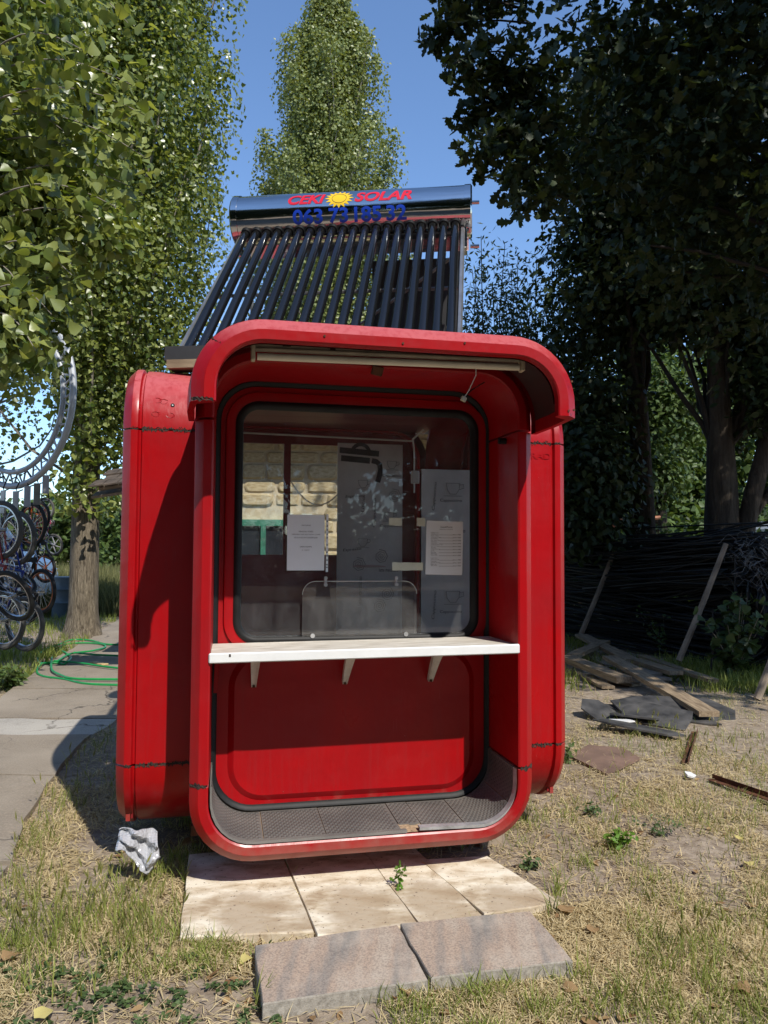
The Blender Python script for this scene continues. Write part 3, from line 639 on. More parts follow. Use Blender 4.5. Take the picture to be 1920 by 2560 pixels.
def printed(txt, w_, h_, x, y, z, rotd, mat, parent, name='print'):
    vs, fs = fit_text(txt, w_, h_, shear=.2 if rotd else 0); c, s = math.cos(R(rotd)), math.sin(R(rotd))
    return MB().add([(x + v.x * c - v.y * s, y, z + v.x * s + v.y * c) for v in vs], fs).build(name, mat, parent)
yf_ = YR - .036
for (t, w_, x, z, r_) in (('Espresso', .15, .27, 1.98, 5), ('Cappuccino', .22, .42, 1.86, 88), ('Cappuccino', .17, .545, 1.76, 0), ('Espresso', .14, .25, 1.58, 5), ('latte macchiato', .15, .53, 1.43, 0), ('latte macchiato', .22, .31, 1.27, 88), ('Liscio', .12, .33, 1.92, 88), ('Cappuccino', .15, .55, 2.14, 0)):
    printed(t, w_, .026, x, yf_, z, r_, 'print_grey', foilm)
for (t, w_, x, z, r_) in (('Cappuccino', .16, .875, 1.93, 0), ('Cappuccino', .20, .755, 1.96, 85), ('Cappuccino', .16, .875, 1.15, 0), ('Cappuccino', .20, .755, 1.20, 85), ('latte macchiato', .13, .915, 1.72, 0), ('latte macchiato', .12, .90, .98, 0)):
    printed(t, w_, .026, x, 1.18 - .006, z, r_, 'print_grey', foilr)
def cup(parent, x, y, z, s=.8):
    mb = MB(); q = lambda pts: [(x + a * s, y, z + b * s) for a, b in pts]
    mb.tube(q([(-.045, .04), (-.04, .0), (-.02, -.03), (.02, -.03), (.04, 0), (.045, .04)]), .0014, 4)
    mb.tube(q([(-.045, .04), (.045, .04)]), .0012, 4); mb.tube(q([(-.06, -.042), (.06, -.042)]), .0014, 4)
    mb.tube(q([(.045, .03), (.07, .035), (.072, .01), (.042, 0)]), .0014, 4); mb.build('cup_print', 'print_grey', parent)
def swirl(parent, x, y, z, s=1.0):
    MB().tube([(x + .004 * t * s * math.cos(t * .9) * .6, y, z + .004 * t * s * math.sin(t * .9) * .6) for t in range(24)], .0015, 4).build('swirl_print', 'print_grey', parent)
for (x, z) in ((.55, 2.22), (.53, 1.83), (.33, 1.63), (.33, 2.07)): cup(foilm, x, yf_, z)
for (x, z) in ((.30, 1.47), (.47, 1.53), (.57, 1.99), (.52, 1.25), (.46, 1.16)): swirl(foilm, x, yf_, z)
for (x, z) in ((.89, 2.01), (.89, 1.25)): cup(foilr, x, 1.173, z, 1.1)
for (x, z) in ((.87, 1.70), (.86, .93)): swirl(foilr, x, 1.173, z)
# dark grey pipe drawing on the foil
mb = MB()
def band(pts, wv):
    rows = []
    for i, p in enumerate(pts):
        a = Vector(pts[max(0, i - 1)]); b = Vector(pts[min(len(pts) - 1, i + 1)]); t = (b - a).normalized(); nn = Vector((-t.y, t.x))
        rows.append([(p[0] + nn.x * wv, yf_ - .002, p[1] + nn.y * wv), (p[0] - nn.x * wv, yf_ - .002, p[1] - nn.y * wv)])
    mb.grid(rows)
band([(.15, 2.325), (.45, 2.305)], .022); band([(.16, 2.265), (.38, 2.250)], .022)
band([(.245 + .065 * (1 - math.cos(t)) , 2.31 + .062 * math.sin(t)) for t in [i * math.pi / 10 for i in range(11)]], .014)
band([(.395, 2.252), (.43, 2.245), (.455, 2.225), (.462, 2.18), (.452, 2.13), (.44, 2.09)], .020)
mb.build('pipe_drawing', 'print_grey', foilm)
MB().tube([(.255, yf_ - .004, 1.455), (.30, yf_ - .006, 1.457), (.40, yf_ - .006, 1.458), (.505, yf_ - .004, 1.455)], [.003, .009, .009, .004], 8).build('pink_smear', 'pink', foilm)
# cable, junction box, inside lamp rod
MB().tube([(lerp(-.212, .16, t), YR - .05, 2.10 + .62 * ((t - .55) ** 2) * .9 - .19) for t in [i / 16 for i in range(17)]], .0045, 6).build('sagging_cable', 'wire', kiosk)
MB().tube([(-.70, 1.0, 2.335), (.55, 1.0, 2.318)], .006, 8).build('ceiling_conduit', 'wire', kiosk)
MB().tube([(.56, .75, 2.36), (.50, .8, 2.30), (.56, 1.0, 2.27), (.60, 1.15, 2.22), (.605, 1.17, 2.11), (.605, 1.17, 1.98)], .006, 6).build('lamp_cable', 'wire', kiosk)
MB().box((.612, 1.17, 2.09), (.055, .03, .09), None, .004).build('junction_box', 'wire', kiosk)
MB().box((.25, .9, .95), (.5, .4, .03)).build('inside_table', 'dark_board', kiosk)

# ---- things fixed to or leaning in the window, each in the kiosk's frame
def kthing(mb, name, mat, label, cat, **kw): o = mb.build(name, mat, None, loc=(KX, KY, 0), rz=A); tag(o, label, cat, **kw); return o
yg = PY - .008
def lines(parent, rows, y):
    for (t, w_, h_, x, z) in rows:
        vs, fs = fit_text(t, w_, h_); MB().add([(v.x + x, y, v.y + z) for v in vs], fs).build('printed_line', 'ink', parent)
notice = kthing(MB().box((-.268, yg + .012, 1.622), (.196, .0015, .292), None), 'notice', 'paper', 'white notice in a plastic sleeve behind the glass, left of the foil panel', 'notice')
lines(notice, [('UPOZORENJE', .048, .007, -.268, 1.712), ('PRIVATAN  POSED', .075, .007, -.268, 1.680), ('ZABRANJEN  ULAZ  BEZ  POZIVA  U  KAMP', .150, .007, -.268, 1.664), ('OD 22 H DO 8 H I SODOM GOR.', .125, .007, -.268, 1.648), ('UPRAVA KAMPA', .062, .007, -.268, 1.600), ('G. GAJKIĆ', .040, .007, -.268, 1.583)], yg + .0105)
slv = MB().box((-.262, yg + .016, 1.620), (.226, .0008, .308)).build('sleeve', 'sleeve', notice)
st_ = MB().box((-.1555, yg + .013, 1.620), (.012, .001, .304)).build('punched_strip', 'paper', slv)
for z in (1.735, 1.71, 1.69, 1.667, 1.648, 1.61, 1.572, 1.553, 1.53, 1.506, 1.492): MB().box((-.1555, yg + .0118, z), (.006, .001, .007)).build('punch_hole', 'ink', st_)
rotp = Euler((0, R(1.2), 0)).to_matrix()
price = kthing(MB().box((.489, yg + .012, 1.598), (.208, .0015, .292), rotp), 'price_list', 'paper', 'white typed price list taped behind the glass on the right', 'price list')
rows = [('Cenovnik/Price List', .068, .010, .50, 1.712), ('usluga po danu / services per day', .074, .006, .498, 1.699)]
names = ['Kamping po osobi', 'Adult per person', 'Deca do 12 godina', 'Children up to 12 years', 'Kucni ljubimci', 'Pets / dogs & cats', 'Auto parking', 'Camping place', 'Iznajmljivanje satora po danu', 'Rent a tent / day', 'Vesmasina', 'Washing machine 1 kg', 'Caj', 'Mint tea', 'Domaca kafa', 'Cup of coffee', '', 'Kamper servis', 'Camper van service', 'Prenociste', 'Overnight in the house', 'Radni sati', 'Daily rental']
for i, t in enumerate(names):
    if not t: continue
    z = 1.680 - i * .0081; L_ = .0019 * len(t) + .012; rows.append((t, L_, .0055, .412 + L_ / 2, z))
    if i % 2 == (1 if i < 16 else 0): rows.append(('_' * 30, .085, .0012, .50, z - .003)); rows.append(('dinara 800', .045, .0055, .560, z - .001))
lines(price, rows, yg + .0105)
for k, (x, z, w_, h_, lab) in enumerate(((.213, 1.738, .070, .042, 'small square of yellowed tape over the foil panel'), (.355, 1.737, .048, .046, 'small square of yellowed tape at the corner of the price list'), (.282, 1.497, .170, .042, 'long strip of yellowed tape reaching to the price list foot'))):
    mb = MB(); n_ = 8; mb.v = []
    pts = [(x + w_ * (i / n_ - .5), z + h_ / 2 + random.uniform(-.002, .002)) for i in range(n_ + 1)] + [(x + w_ * (.5 - i / n_), z - h_ / 2 + random.uniform(-.002, .002)) for i in range(n_ + 1)]
    mb.add([(p[0], yg + .006, p[1]) for p in pts] + [(p[0], yg + .0065, p[1]) for p in pts], [tuple(range(len(pts))), tuple(range(len(pts), 2 * len(pts)))[::-1]])
    kthing(mb, 'tape_strip', 'tape', lab, 'tape', group='tape on the kiosk window')
# clear hatch flap with two hinges in front of the glass
hp = []
for (cx, cz, a0_, a1_) in ((.33 - .07, 1.42 - .07, 0, 90), (-.285 + .07, 1.42 - .07, 90, 180)):
    for i in range(9): a = R(lerp(a0_, a1_, i / 8)); hp.append((cx + .07 * math.cos(a), cz + .07 * math.sin(a)))
hp += [(-.285, 1.125), (.33, 1.125)]
mb = MB(); nq = len(hp); mb.v = [(p[0], PY - .012, p[1]) for p in hp] + [(p[0], PY - .007, p[1]) for p in hp]
mb.f = [tuple(range(nq)), tuple(range(nq, 2 * nq))[::-1]] + [(i, (i + 1) % nq, nq + (i + 1) % nq, nq + i) for i in range(nq)]
hatch = kthing(mb, 'hatch_flap', 'perspex', 'clear plastic serving flap with two hinges low on the window', 'hatch')
MB().tube([(p[0], PY - .012, p[1]) for p in hp[:-2]] , .0016, 5).build('flap_edge', 'wire', hatch)
for x in (-.165, .215):
    h_ = MB().box((x, PY - .018, 1.418), (.016, .010, .048), None, .004).build('hinge', 'alu', hatch)
    for z in (1.437, 1.402): MB().tube([(x, PY - .022, z), (x, PY - .030, z)], .010, 10).build('hinge_screw', 'alu', h_)
for x in (-.23, .27): MB().tube([(x, PY - .012, 1.137), (x, PY - .022, 1.137)], .012, 12).build('stop', 'alu', hatch)

# fluorescent batten under the canopy
lamp = empty('batten_lamp', KW(0, -.72, 2.42), A); tag(lamp, 'yellowed fluorescent batten lamp with flaking paint under the red canopy', 'lamp')
ltilt = Euler((0, R(-.9), 0)).to_matrix()
mb = MB(); mb.box((.02, .015, .060), (1.215, .05, .012), ltilt); mb.box((.02, -.012, .042), (1.215, .006, .040), ltilt); mb.build('housing', 'lamp_enamel', lamp)
mb = MB(); random.seed(5)
for i in range(40):
    x = lerp(-.56, .60, i / 39) + random.uniform(-.01, .01); w_ = random.uniform(.008, .034)
    if random.random() < .62: mb.box(ltilt @ Vector((x, -.0165, .045 + random.uniform(-.004, .012))), (w_ * 1.5, .002, random.uniform(.006, .020)))
mb.build('bare_metal_patch', 'rust', lamp)
MB().tube([ltilt @ Vector((-.57, -.022, .020)), ltilt @ Vector((.61, -.022, .020))], .0095, 10).build('reflector_lip', 'lamp_enamel', lamp)
MB().tube([ltilt @ Vector((-.565, -.030, -.012)), ltilt @ Vector((.605, -.030, -.012))], .0155, 14).build('tube', 'lamp_tube', lamp, True)
for x in (-.582, .622): MB().box(ltilt @ Vector((x, -.024, .012)), (.018, .045, .085), ltilt, .004).build('end_holder', 'lamp_enamel', lamp)
MB().tube([(.40, -.035, -.02), (.40, -.035, -.05), (.37, -.02, -.12), (.355, -.01, -.145)], .0022, 5).build('pull_cord', 'wire', lamp)
MB().tube([(.47, .05, -.06), (.40, .03, -.105), (.365, -.005, -.135)], .003, 5).build('loose_cable', 'rubber', lamp)
MB().box((.350, -.01, -.155), (.026, .014, .022), Euler((0, R(25), 0)).to_matrix(), .003).build('terminal_block', 'lamp_enamel', lamp)

# ------------------------------------------------------------------ solar water heater on the roof
HY = R(-6.9); heater = empty('solar_water_heater', (-.232, 5.13, 2.55), HY)
tag(heater, 'polished steel solar water heater with twenty glass tubes on the kiosk roof', 'water heater')
TZ, TR, TL = 1.32, .168, .80
def lathe_x(prof, n=40, cy=0, cz=TZ):
    mb = MB(); rows = []
    for (x, r_) in prof: rows.append([(x, cy - r_ * math.cos(2 * math.pi * j / n), cz + r_ * math.sin(2 * math.pi * j / n)) for j in range(n)])
    mb.grid(rows, closed_v=True); return mb
tank = lathe_x([(-TL + i * .1, TR) for i in range(17)], 56).build('tank', 'steel', heater, True)
for s in (-1, 1):
    lathe_x([(s * (TL - .028), TR), (s * (TL - .028), TR + .006), (s * (TL + .012), TR + .007), (s * (TL + .022), TR - .004), (s * (TL + .024), .001)], 48).build('end_cap', 'steel', tank, True, sharp=30)
MB().tube([(-TL + .002, -.02, 0), (-TL, 0, 0)], .001, 4) 
lathe_x([(.215, TR + .0006), (.222, TR + .0006)], 56).build('sheet_joint', 'steel', tank, True)
for z in (TZ + .05, TZ - .25): MB().tube([(TL + .01, -.03, z), (TL + .07, -.03, z)], .013, 10).build('pipe_stub', 'steel', tank, True)
th0 = math.atan2(-1.22, -1.33)
for i in range(20):
    x = -.7125 + .075 * i; d_ = Vector((0, -1.17, -1.24)).normalized(); c0 = Vector((x, 0, TZ))
    t0 = MB().tube([c0 + d_ * .15, c0 + d_ * 1.72, c0 + d_ * 1.74], [.0262, .0262, .012], 16).build('vacuum_tube', 'tube_glass', heater, True)
    MB().tube([c0 + d_ * .158, c0 + d_ * .195], [.036, .033], 16).build('tube_collar', 'rubber', t0, True)
mb = MB(); mb.box((0, -1.17, .065), (1.62, .09, .045)); mb.box((0, -1.20, .095), (1.62, .02, .05)); mb.build('foot_rail', 'dark_board', heater)
MB().box((0, -1.17, .02), (1.58, .12, .045)).build('foot_beam', 'wood', heater)
mb = MB()
for s in (-1, 1):
    mb.tube([(s * .76, -1.15, .09), (s * .76, -.06, TZ - .12)], .016, 6); mb.tube([(s * .74, .30, .02), (s * .74, .02, TZ - .1)], .016, 6); mb.tube([(s * .74, .30, .05), (s * .76, -1.13, .06)], .013, 6)
mb.tube([(-.74, .28, .12), (.74, .05, TZ - .25)], .011, 6); mb.tube([(-.76, -.58, .60), (.76, -.58, .60)], .011, 6)
mb.build('stand', 'frame_metal', heater)
for s in (-1, 1): MB().box((s * .765, -.02, TZ - .20), (.05, .15, .16), None, .006).build('tank_cradle', 'steel', heater)
MB().box((.05, -.05, TZ - .235), (1.5, .03, .09), Euler((R(35), 0, 0)).to_matrix()).build('back_channel', 'steel', heater)
MB().box((.42, .30, .60), (.62, .02, 1.0), Euler((R(8), 0, 0)).to_matrix()).build('rear_board', 'dark_board', heater)
def wrap(verts, faces, x, phi, mat, name):
    bm = bmesh.new(); vv = [bm.verts.new(v) for v in verts]
    for f in faces:
        try: bm.faces.new([vv[i] for i in f])
        except ValueError: pass
    h = max(abs(v.y) for v in verts); n = 9
    for i in range(1, n):
        bmesh.ops.bisect_plane(bm, geom=bm.verts[:] + bm.edges[:] + bm.faces[:], plane_co=(0, lerp(-h, h, i / n), 0), plane_no=(0, 1, 0))
    r_ = TR + .0022; mb = MB(); bm.verts.index_update(); out = []
    for v in bm.verts: p = phi + v.co.y / r_; out.append((x + v.co.x, -r_ * math.cos(p), TZ + r_ * math.sin(p)))
    mb.add(out, [tuple(q.index for q in f.verts) for f in bm.faces]); bm.free(); return mb.build(name, mat, tank)
wrap(*fit_text('CEKI', .255, .088, shear=.25, offset=.035), -.285, R(25), 'red_sticker', 'lettering')
wrap(*fit_text('SOLAR', .385, .088, shear=.25, offset=.035), .235, R(25), 'red_sticker', 'lettering')
for t_, x_, w_ in (('063', -.276, .205), ('73', -.066, .132), ('185', .132, .182), ('32', .324, .136)): wrap(*fit_text(t_, w_, .100, offset=.028), x_, R(-18), 'blue_sticker', 'lettering')
sunp = []
for i in range(32):
    a = i * 2 * math.pi / 32; rad = (1.0 if i % 2 == 0 else .66); sunp.append(Vector((.098 * rad * math.cos(a), .078 * rad * math.sin(a), 0)))
wrap(sunp + [Vector((0, 0, 0))], [(i, (i + 1) % 32, 32) for i in range(32)], -.062, R(23), 'yellow_sticker', 'sun_emblem')
ringv = []; ringf = []
for i in range(40):
    a = i * 2 * math.pi / 40; ringv += [Vector((.050 * math.cos(a), .041 * math.sin(a), 0)), Vector((.0475 * math.cos(a), .0385 * math.sin(a), 0))]
    ringf.append((2 * i, 2 * ((i + 1) % 40), 2 * ((i + 1) % 40) + 1, 2 * i + 1))
TR += .0012
wrap(ringv, ringf, -.062, R(23), 'ink', 'emblem_ring')

# ------------------------------------------------------------------ stones laid in front of the kiosk
def slab(corners, z0, z1, name, mat, label, group, bev=.006):
    c = sum((Vector(p) for p in corners), Vector((0, 0))) / len(corners); mb = MB(); P = [Vector(p) - c for p in corners]; n = 0
    # chipped, slightly uneven outline
    out = []
    for i, p in enumerate(P):
        q = P[(i + 1) % len(P)]
        for t in (0, .2, .4, .6, .8):
            e = p.lerp(q, t); j = 0 if t == 0 else .004
            if t == 0: e = e * .993
            out.append(e + Vector((random.uniform(-j, j), random.uniform(-j, j))))
    m_ = len(out); rows = [[(p.x, p.y, z0) for p in out], [(p.x, p.y, z1 - bev) for p in out], [(p.x * .99, p.y * .99, z1) for p in out]]
    mb.grid(rows, closed_v=True); k = 2 * m_; mb.f.append(tuple(range(k, k + m_)))
    o = mb.build(name, mat, None, loc=(c.x, c.y, 0)); tag(o, label, 'paving slab', group); return o
random.seed(3)
tx = [(-.84, -.325, -.335), (-.318, .105, .112), (.112, .395, .415), (.402, .77, .80)]
labs = ['pale travertine slab, leftmost of the row below the kiosk', 'pale travertine slab with brown stains, second from the left below the kiosk', 'pale narrow travertine slab, third from the left below the kiosk', 'pale pitted travertine slab, rightmost of the row below the kiosk']
skew = [.0, .05, .10, .13]
for k, (x0, x1, x1b) in enumerate(tx):
    sk0 = 0 if k == 0 else .05 + .03 * k; sk1 = .05 + .03 * (k + 1)
    f0, f1 = (-.735, -.80) if k == 0 else ((-.84, -.84) if k == 1 else ((-.84, -.83) if k == 2 else (-.80, -.765)))
    cs = [KW(x0 + (.02 if k else 0), f0), KW(x1 + .02, f1), KW(x1 - sk1 * .75, .10 if k != 3 else -.22), KW(x0 - sk0 * .75, .10 if k != 3 else -.20)]
    slab([(c.x, c.y) for c in cs], -.03, .036 + .003 * (k % 2), 'travertine_slab', 'trav', labs[k], 'travertine slabs under the kiosk front')
slab([(-.49, 3.0), (.066, 3.168), (.168, 2.777), (-.40, 2.625)], -.03, .064, 'paver_block', 'paver', 'thick pink grey streaked paver block, the left one of the step pair', 'thick paver blocks used as a step', .005)
slab([(.074, 3.172), (.63, 3.285), (.715, 2.90), (.176, 2.780)], -.03, .067, 'paver_block', 'paver', 'thick pink grey streaked paver block, the right one of the step pair', 'thick paver blocks used as a step', .005)
# timber block carrying the kiosk's right corner
c = KW(.74, .06); o = MB().box((0, 0, .07), (.14, .2, .19), None, .01).build('support_block', 'wood_pole', None, loc=(c.x, c.y, 0), rz=A); tag(o, 'grey wooden block carrying the right corner of the kiosk', 'block')
c = KW(-.50, .55); o = MB().box((0, 0, .07), (.3, .3, .18), None, .01).build('support_block', 'concrete', None, loc=(c.x, c.y, 0), rz=A); tag(o, 'concrete block in the shade below the left half of the kiosk', 'block')
# crumpled bubble wrap by the wing
mb = MB(); rows = []; random.seed(9)
for i in range(19):
    u = i / 18; row = []
    for j in range(15):
        v = j / 14; x = lerp(-1.165, -.975, u) + .03 * (v - .5) * (u - .2); z = lerp(.235 + .012 * math.sin(u * 4) - .015 * u, .165 - .13 * max(0, 1 - abs(u - .72) / .6), v) ; y = -.06 - .05 * v + .026 * math.sin(u * 9 + v * 5) + .018 * math.sin(v * 13 - u * 6) + .008 * math.sin(u * 23 + v * 17)
        row.append((x, y, z))
    rows.append(row)
mb.grid(rows); bw = mb.build('bubble_wrap', 'bubble', None, True, loc=(KX, KY, 0), rz=A); tag(bw, 'crumpled sheet of silvery bubble wrap below the kiosk left wing', 'bubble wrap')
md = bw.modifiers.new('thickness', 'SOLIDIFY'); md.thickness = .004

# ------------------------------------------------------------------ stone house behind the kiosk
house = empty('stone_house', (-.3, 9.6, 0), R(3)); tag(house, 'ochre stone house with green window behind the kiosk, seen through its panes', 'house')
HX0, HX1, HH = -2.25, 2.0, 3.25
hw_ = MB().box(((HX0 + HX1) / 2, 1.6, HH / 2), (HX1 - HX0, 3.0, HH)).build('wall', 'mortar', house)
random.seed(21); z = .03; row = 0; meshes = []
for k in range(8):
    mb = MB(); n_ = 10; pts = [(.5 * math.copysign(abs(math.cos(a)) ** .3, math.cos(a)) * random.uniform(.9, 1), .5 * math.copysign(abs(math.sin(a)) ** .3, math.sin(a)) * random.uniform(.88, 1)) for a in [2 * math.pi * i / n_ for i in range(n_)]]
    mb.grid([[(p[0], 0, p[1]) for p in pts], [(p[0] * .96, -.55, p[1] * .94) for p in pts], [(p[0] * .8, -1.0, p[1] * .76) for p in pts]], closed_v=True); mb.f.append(tuple(range(20, 30)))
    o = mb.build('stone', 'stone', hw_, True, sharp=50); meshes.append(o.data); bpy.data.objects.remove(o)
cnt = 0
while z < HH - .1:
    h_ = random.uniform(.15, .24); x = HX0 + random.uniform(0, .1)
    while x < HX1 - .15:
        w_ = random.uniform(.22, .46); w_ = min(w_, HX1 - x)
        inwin = (x + w_ > -1.75 and x < -.70 and z + h_ > .75 and z < 1.95) or (z > 1.9 and False)
        if not inwin and cnt < 290:
            o = bpy.data.objects.new('stone', random.choice(meshes)); col.objects.link(o); o.parent = hw_
            o.location = (x + w_ / 2, .105, z + h_ / 2); o.scale = (w_ - .004, random.uniform(.022, .045), h_ - .004); cnt += 1
        x += w_
    z += h_
wn = MB(); 
for (x0, x1, z0, z1) in ((-1.72, -.72, 1.86, 1.94), (-1.72, -1.64, .8, 1.86), (-.80, -.72, .8, 1.86), (-1.72, -.72, .74, .8), (-1.25, -1.19, .8, 1.86)): wn.box(((x0 + x1) / 2, .06, (z0 + z1) / 2), (x1 - x0, .10, z1 - z0))
wn = wn.build('window', 'green_paint', house); MB().box((-1.22, .07, 1.33), (.84, .02, 1.05)).build('pane', 'dark_glass', wn)
rf = MB()
rf = rf.box((-.15, .9, 3.30), (4.7, 2.6, .08), Euler((R(12), 0, 0)).to_matrix()).build('roof', 'shingle', house)
# open lean-to with a shingled eave at the left end of the house
lean = empty('shingle_eave', (-2.9, 8.6, 0), R(3)); tag(lean, 'sagging dark shingled eave sticking out behind the kiosk on the left', 'roof')
for r_ in range(3):
    for k in range(7):
        MB().box((-.30 + k * .155 + (.07 if r_ % 2 else 0), -.12 + r_ * .24, 2.30 + r_ * .085 + k * .020), (.148, .30, .016), Euler((R(17), R(-9), R(random.uniform(-2, 2)))).to_matrix()).build('shingle', 'shingle', lean)
mb = MB(); mb.box((.15, .15, 2.30), (1.1, .55, .03), Euler((R(17), R(-9), 0)).to_matrix()); mb.build('board_deck', 'wood_pole', lean)
MB().tube([(-.30, -.10, 2.24), (.8, -.10, 2.42)], .03, 8).build('rafter', 'wood_pole', lean)
MB().tube([(.72, .1, 0), (.72, .1, 2.4)], .05, 8).build('post', 'wood_pole', lean)

# ------------------------------------------------------------------ leaves and trees
def leaf_shape(kind):
    if kind == 'rhomb': P = [(0, 0, 0), (.42, .45, .10), (0, 1, 0), (-.42, .45, .10)]; F = [(0, 1, 2), (0, 2, 3)]
    elif kind == 'delt': P = [(0, 0, 0), (.48, .24, .10), (0, 1.05, -.08), (-.48, .24, .10)]; F = [(0, 1, 2), (0, 2, 3)]
    elif kind == 'narrow': P = [(0, 0, 0), (.16, .45, .04), (0, 1, 0), (-.16, .45, .04)]; F = [(0, 1, 2), (0, 2, 3)]
    elif kind == 'poplar':
        P = [(0, 0, 0), (0, .35, -.03), (0, 1.05, -.10), (.30, .02, .06), (.52, .26, .10), (.34, .60, .04), (-.30, .02, .06), (-.52, .26, .10), (-.34, .60, .04)]
        F = [(0, 3, 1), (3, 4, 1), (4, 5, 1), (5, 2, 1), (0, 1, 6), (6, 1, 7), (7, 1, 8), (8, 1, 2)]
    elif kind == 'oak_small':
        half = [(.16, .16), (.10, .25), (.32, .44), (.17, .52), (.34, .74), (0, 1.05)]; P = [(0, 0, 0), (0, .5, -.05)] + [(x, y, .15 * x) for x, y in half] + [(-x, y, .15 * x) for x, y in half[:-1]]
        r_ = [0, 2, 3, 4, 5, 6, 7]; l_ = [0, 8, 9, 10, 11, 12, 7]; F = [(r_[i], r_[i + 1], 1) for i in range(6)] + [(l_[i + 1], l_[i], 1) for i in range(6)]
    elif kind == 'oak':
        half = [(.05, .0), (.16, .18), (.10, .26), (.30, .42), (.16, .50), (.36, .70), (.20, .76), (.20, .94), (0, 1.05)]
        P = [(0, 0, 0), (0, .5, -.05)] + [(x, y, .05 * abs(x) / .3) for x, y in half] + [(-x, y, .05 * abs(x) / .3) for x, y in half[:-1]]
        F = []; r_ = [0] + list(range(2, 11)); l_ = [0] + list(range(11, 19)) + [10]
        for i in range(len(r_) - 1): F.append((r_[i], r_[i + 1], 1))
        for i in range(len(l_) - 1): F.append((l_[i + 1], l_[i], 1))
    elif kind == 'blob': P = [(0, 0, 0), (.27, .24, .06), (.31, .58, .03), (0, 1.12, -.06), (-.30, .62, .05), (-.28, .27, .06)]; F = [(0, 1, 2), (0, 2, 3), (0, 3, 4), (0, 4, 5)]
    return np.array(P), np.array(F)
def leaves(name, C, size, kind, mat, parent, up=.5, droop=.4, outward=None, kindtag='stuff', sizevar=.35):
    n = len(C); P, F = leaf_shape(kind)
    nrm = rng.normal(size=(n, 3)) * (1 - up) ; nrm[:, 2] += up
    if outward is not None: nrm += outward * .75
    nrm = unit(nrm); d = rng.normal(size=(n, 3)); d[:, 2] -= droop; d -= nrm * np.sum(d * nrm, 1, keepdims=True); d = unit(d); s_ = np.cross(d, nrm)
    sz = size * (1 - sizevar / 2 + sizevar * rng.random((n, 1, 1)))
    V = C[:, None, :] + sz * (P[None, :, 0:1] * s_[:, None] + P[None, :, 1:2] * d[:, None] + P[None, :, 2:3] * nrm[:, None])
    FF = F[None] + (np.arange(n) * len(P))[:, None, None]
    return fastmesh(name, V.reshape(-1, 3), FF.reshape(-1, 3), mat, parent, None)
def tree_obj(name, base, label, group=None):
    t = empty(name, base); tag(t, label, 'tree', group); return t
def rough_trunk(pts, rs, n=14, amp=.07, seed=1, flare=0):
    random.seed(seed); mb = MB(); fine = []; fr_ = []
    for i in range(len(pts) - 1):
        for q in range(6): t = q / 6; fine.append(Vector(pts[i]).lerp(Vector(pts[i + 1]), t)); fr_.append(lerp(rs[i], rs[i + 1], t))
    fine.append(Vector(pts[-1])); fr_.append(rs[-1]); rows = []
    for i, p in enumerate(fine):
        row = []
        for j in range(n):
            a = 2 * math.pi * j / n; k = 1 + amp * (float(vnoise(j * 1.7 % n, i * .35, 1, seed)) - .5) * 2 + amp * .6 * math.sin(a * 5 + seed + i * .05)
            fl = 1 + flare * max(0, 1 - (p.z - fine[0].z) / .5) ** 2 * (1 + .5 * math.sin(a * 4 + 1))
            row.append((p.x + fr_[i] * k * fl * math.cos(a), p.y + fr_[i] * k * fl * math.sin(a), p.z))
        rows.append(row)
    mb.grid(rows, closed_v=True); return mb
def lombardy(name, label, base, H, RC, nb, per, size, kind, mat, trunk_r, seed, zlo=.08, zhi=1.0, prof=None, twig='twig', jit=.22, group=None, barkm='bark', lean=(0, 0), vis=None, up=.35):
    global rng; rng = np.random.default_rng(seed); random.seed(seed)
    t = tree_obj(name, base, label, group)
    rough_trunk([(0, 0, -.1), (.02, .0, .6), (lean[0] * .2, lean[1] * .2, H * .3), (lean[0], lean[1], H * .92)], [trunk_r * 1.12, trunk_r, trunk_r * .72, .03], seed=seed, flare=.35).build('trunk', barkm, t, True, sharp=60)
    pr = prof or (lambda f: (min(1, f / .18) ** .7) * (1 - max(0, (f - .45) / .58) ** 1.7) if f < 1.02 else .05)
    C = []; O = []; tw = MB()
    for i in range(nb):
        f0 = zlo + (zhi - zlo) * .86 * random.random() ** .9; L_ = H * random.uniform(.10, .20); a = random.uniform(0, 2 * math.pi)
        rad = RC * pr(min(1.0, f0 + L_ / H * .7)) * (random.uniform(.35, 1.0) if random.random() < .82 else random.uniform(1.0, 1.2)); wob = random.uniform(-.5, .5)
        T = np.sort(rng.random(per)) ** .8
        rr_ = rad * (1 - np.exp(-3.2 * T)); zz_ = f0 * H + L_ * T; aa = a + wob * T
        P = np.stack([rr_ * np.cos(aa), rr_ * np.sin(aa), zz_], 1)
        J = jit * (.25 + 1.0 * np.sin(np.clip(T, 0, 1) ** .8 * math.pi) ** .8)[:, None]; off = np.clip(rng.normal(size=P.shape), -1.5, 1.5)
        Q = P + off * J * np.array([1, 1, 1.15]); keep = T > .10
        C.append(Q[keep]); O.append((unit(off) * .8 + np.stack([np.cos(aa), np.sin(aa), 0 * aa], 1) * .5)[keep])
        if i % 2 == 0:
            ts = np.linspace(0, .95, 6); tw.tube([(rad * (1 - math.exp(-3.2 * q)) * math.cos(a + wob * q), rad * (1 - math.exp(-3.2 * q)) * math.sin(a + wob * q), f0 * H + L_ * q) for q in ts], [.03 * (1 - q) + .006 for q in ts], 4, cap=False)
    C = np.concatenate(C); O = np.concatenate(O)
    if vis is not None: m_ = vis(C + np.array(base)); C = C[m_]; O = O[m_]
    tw.build('branches', twig, t)['kind'] = 'stuff'
    leaves('crown', C, size, kind, mat, t, up, .3, O)['kind'] = 'stuff'; return t
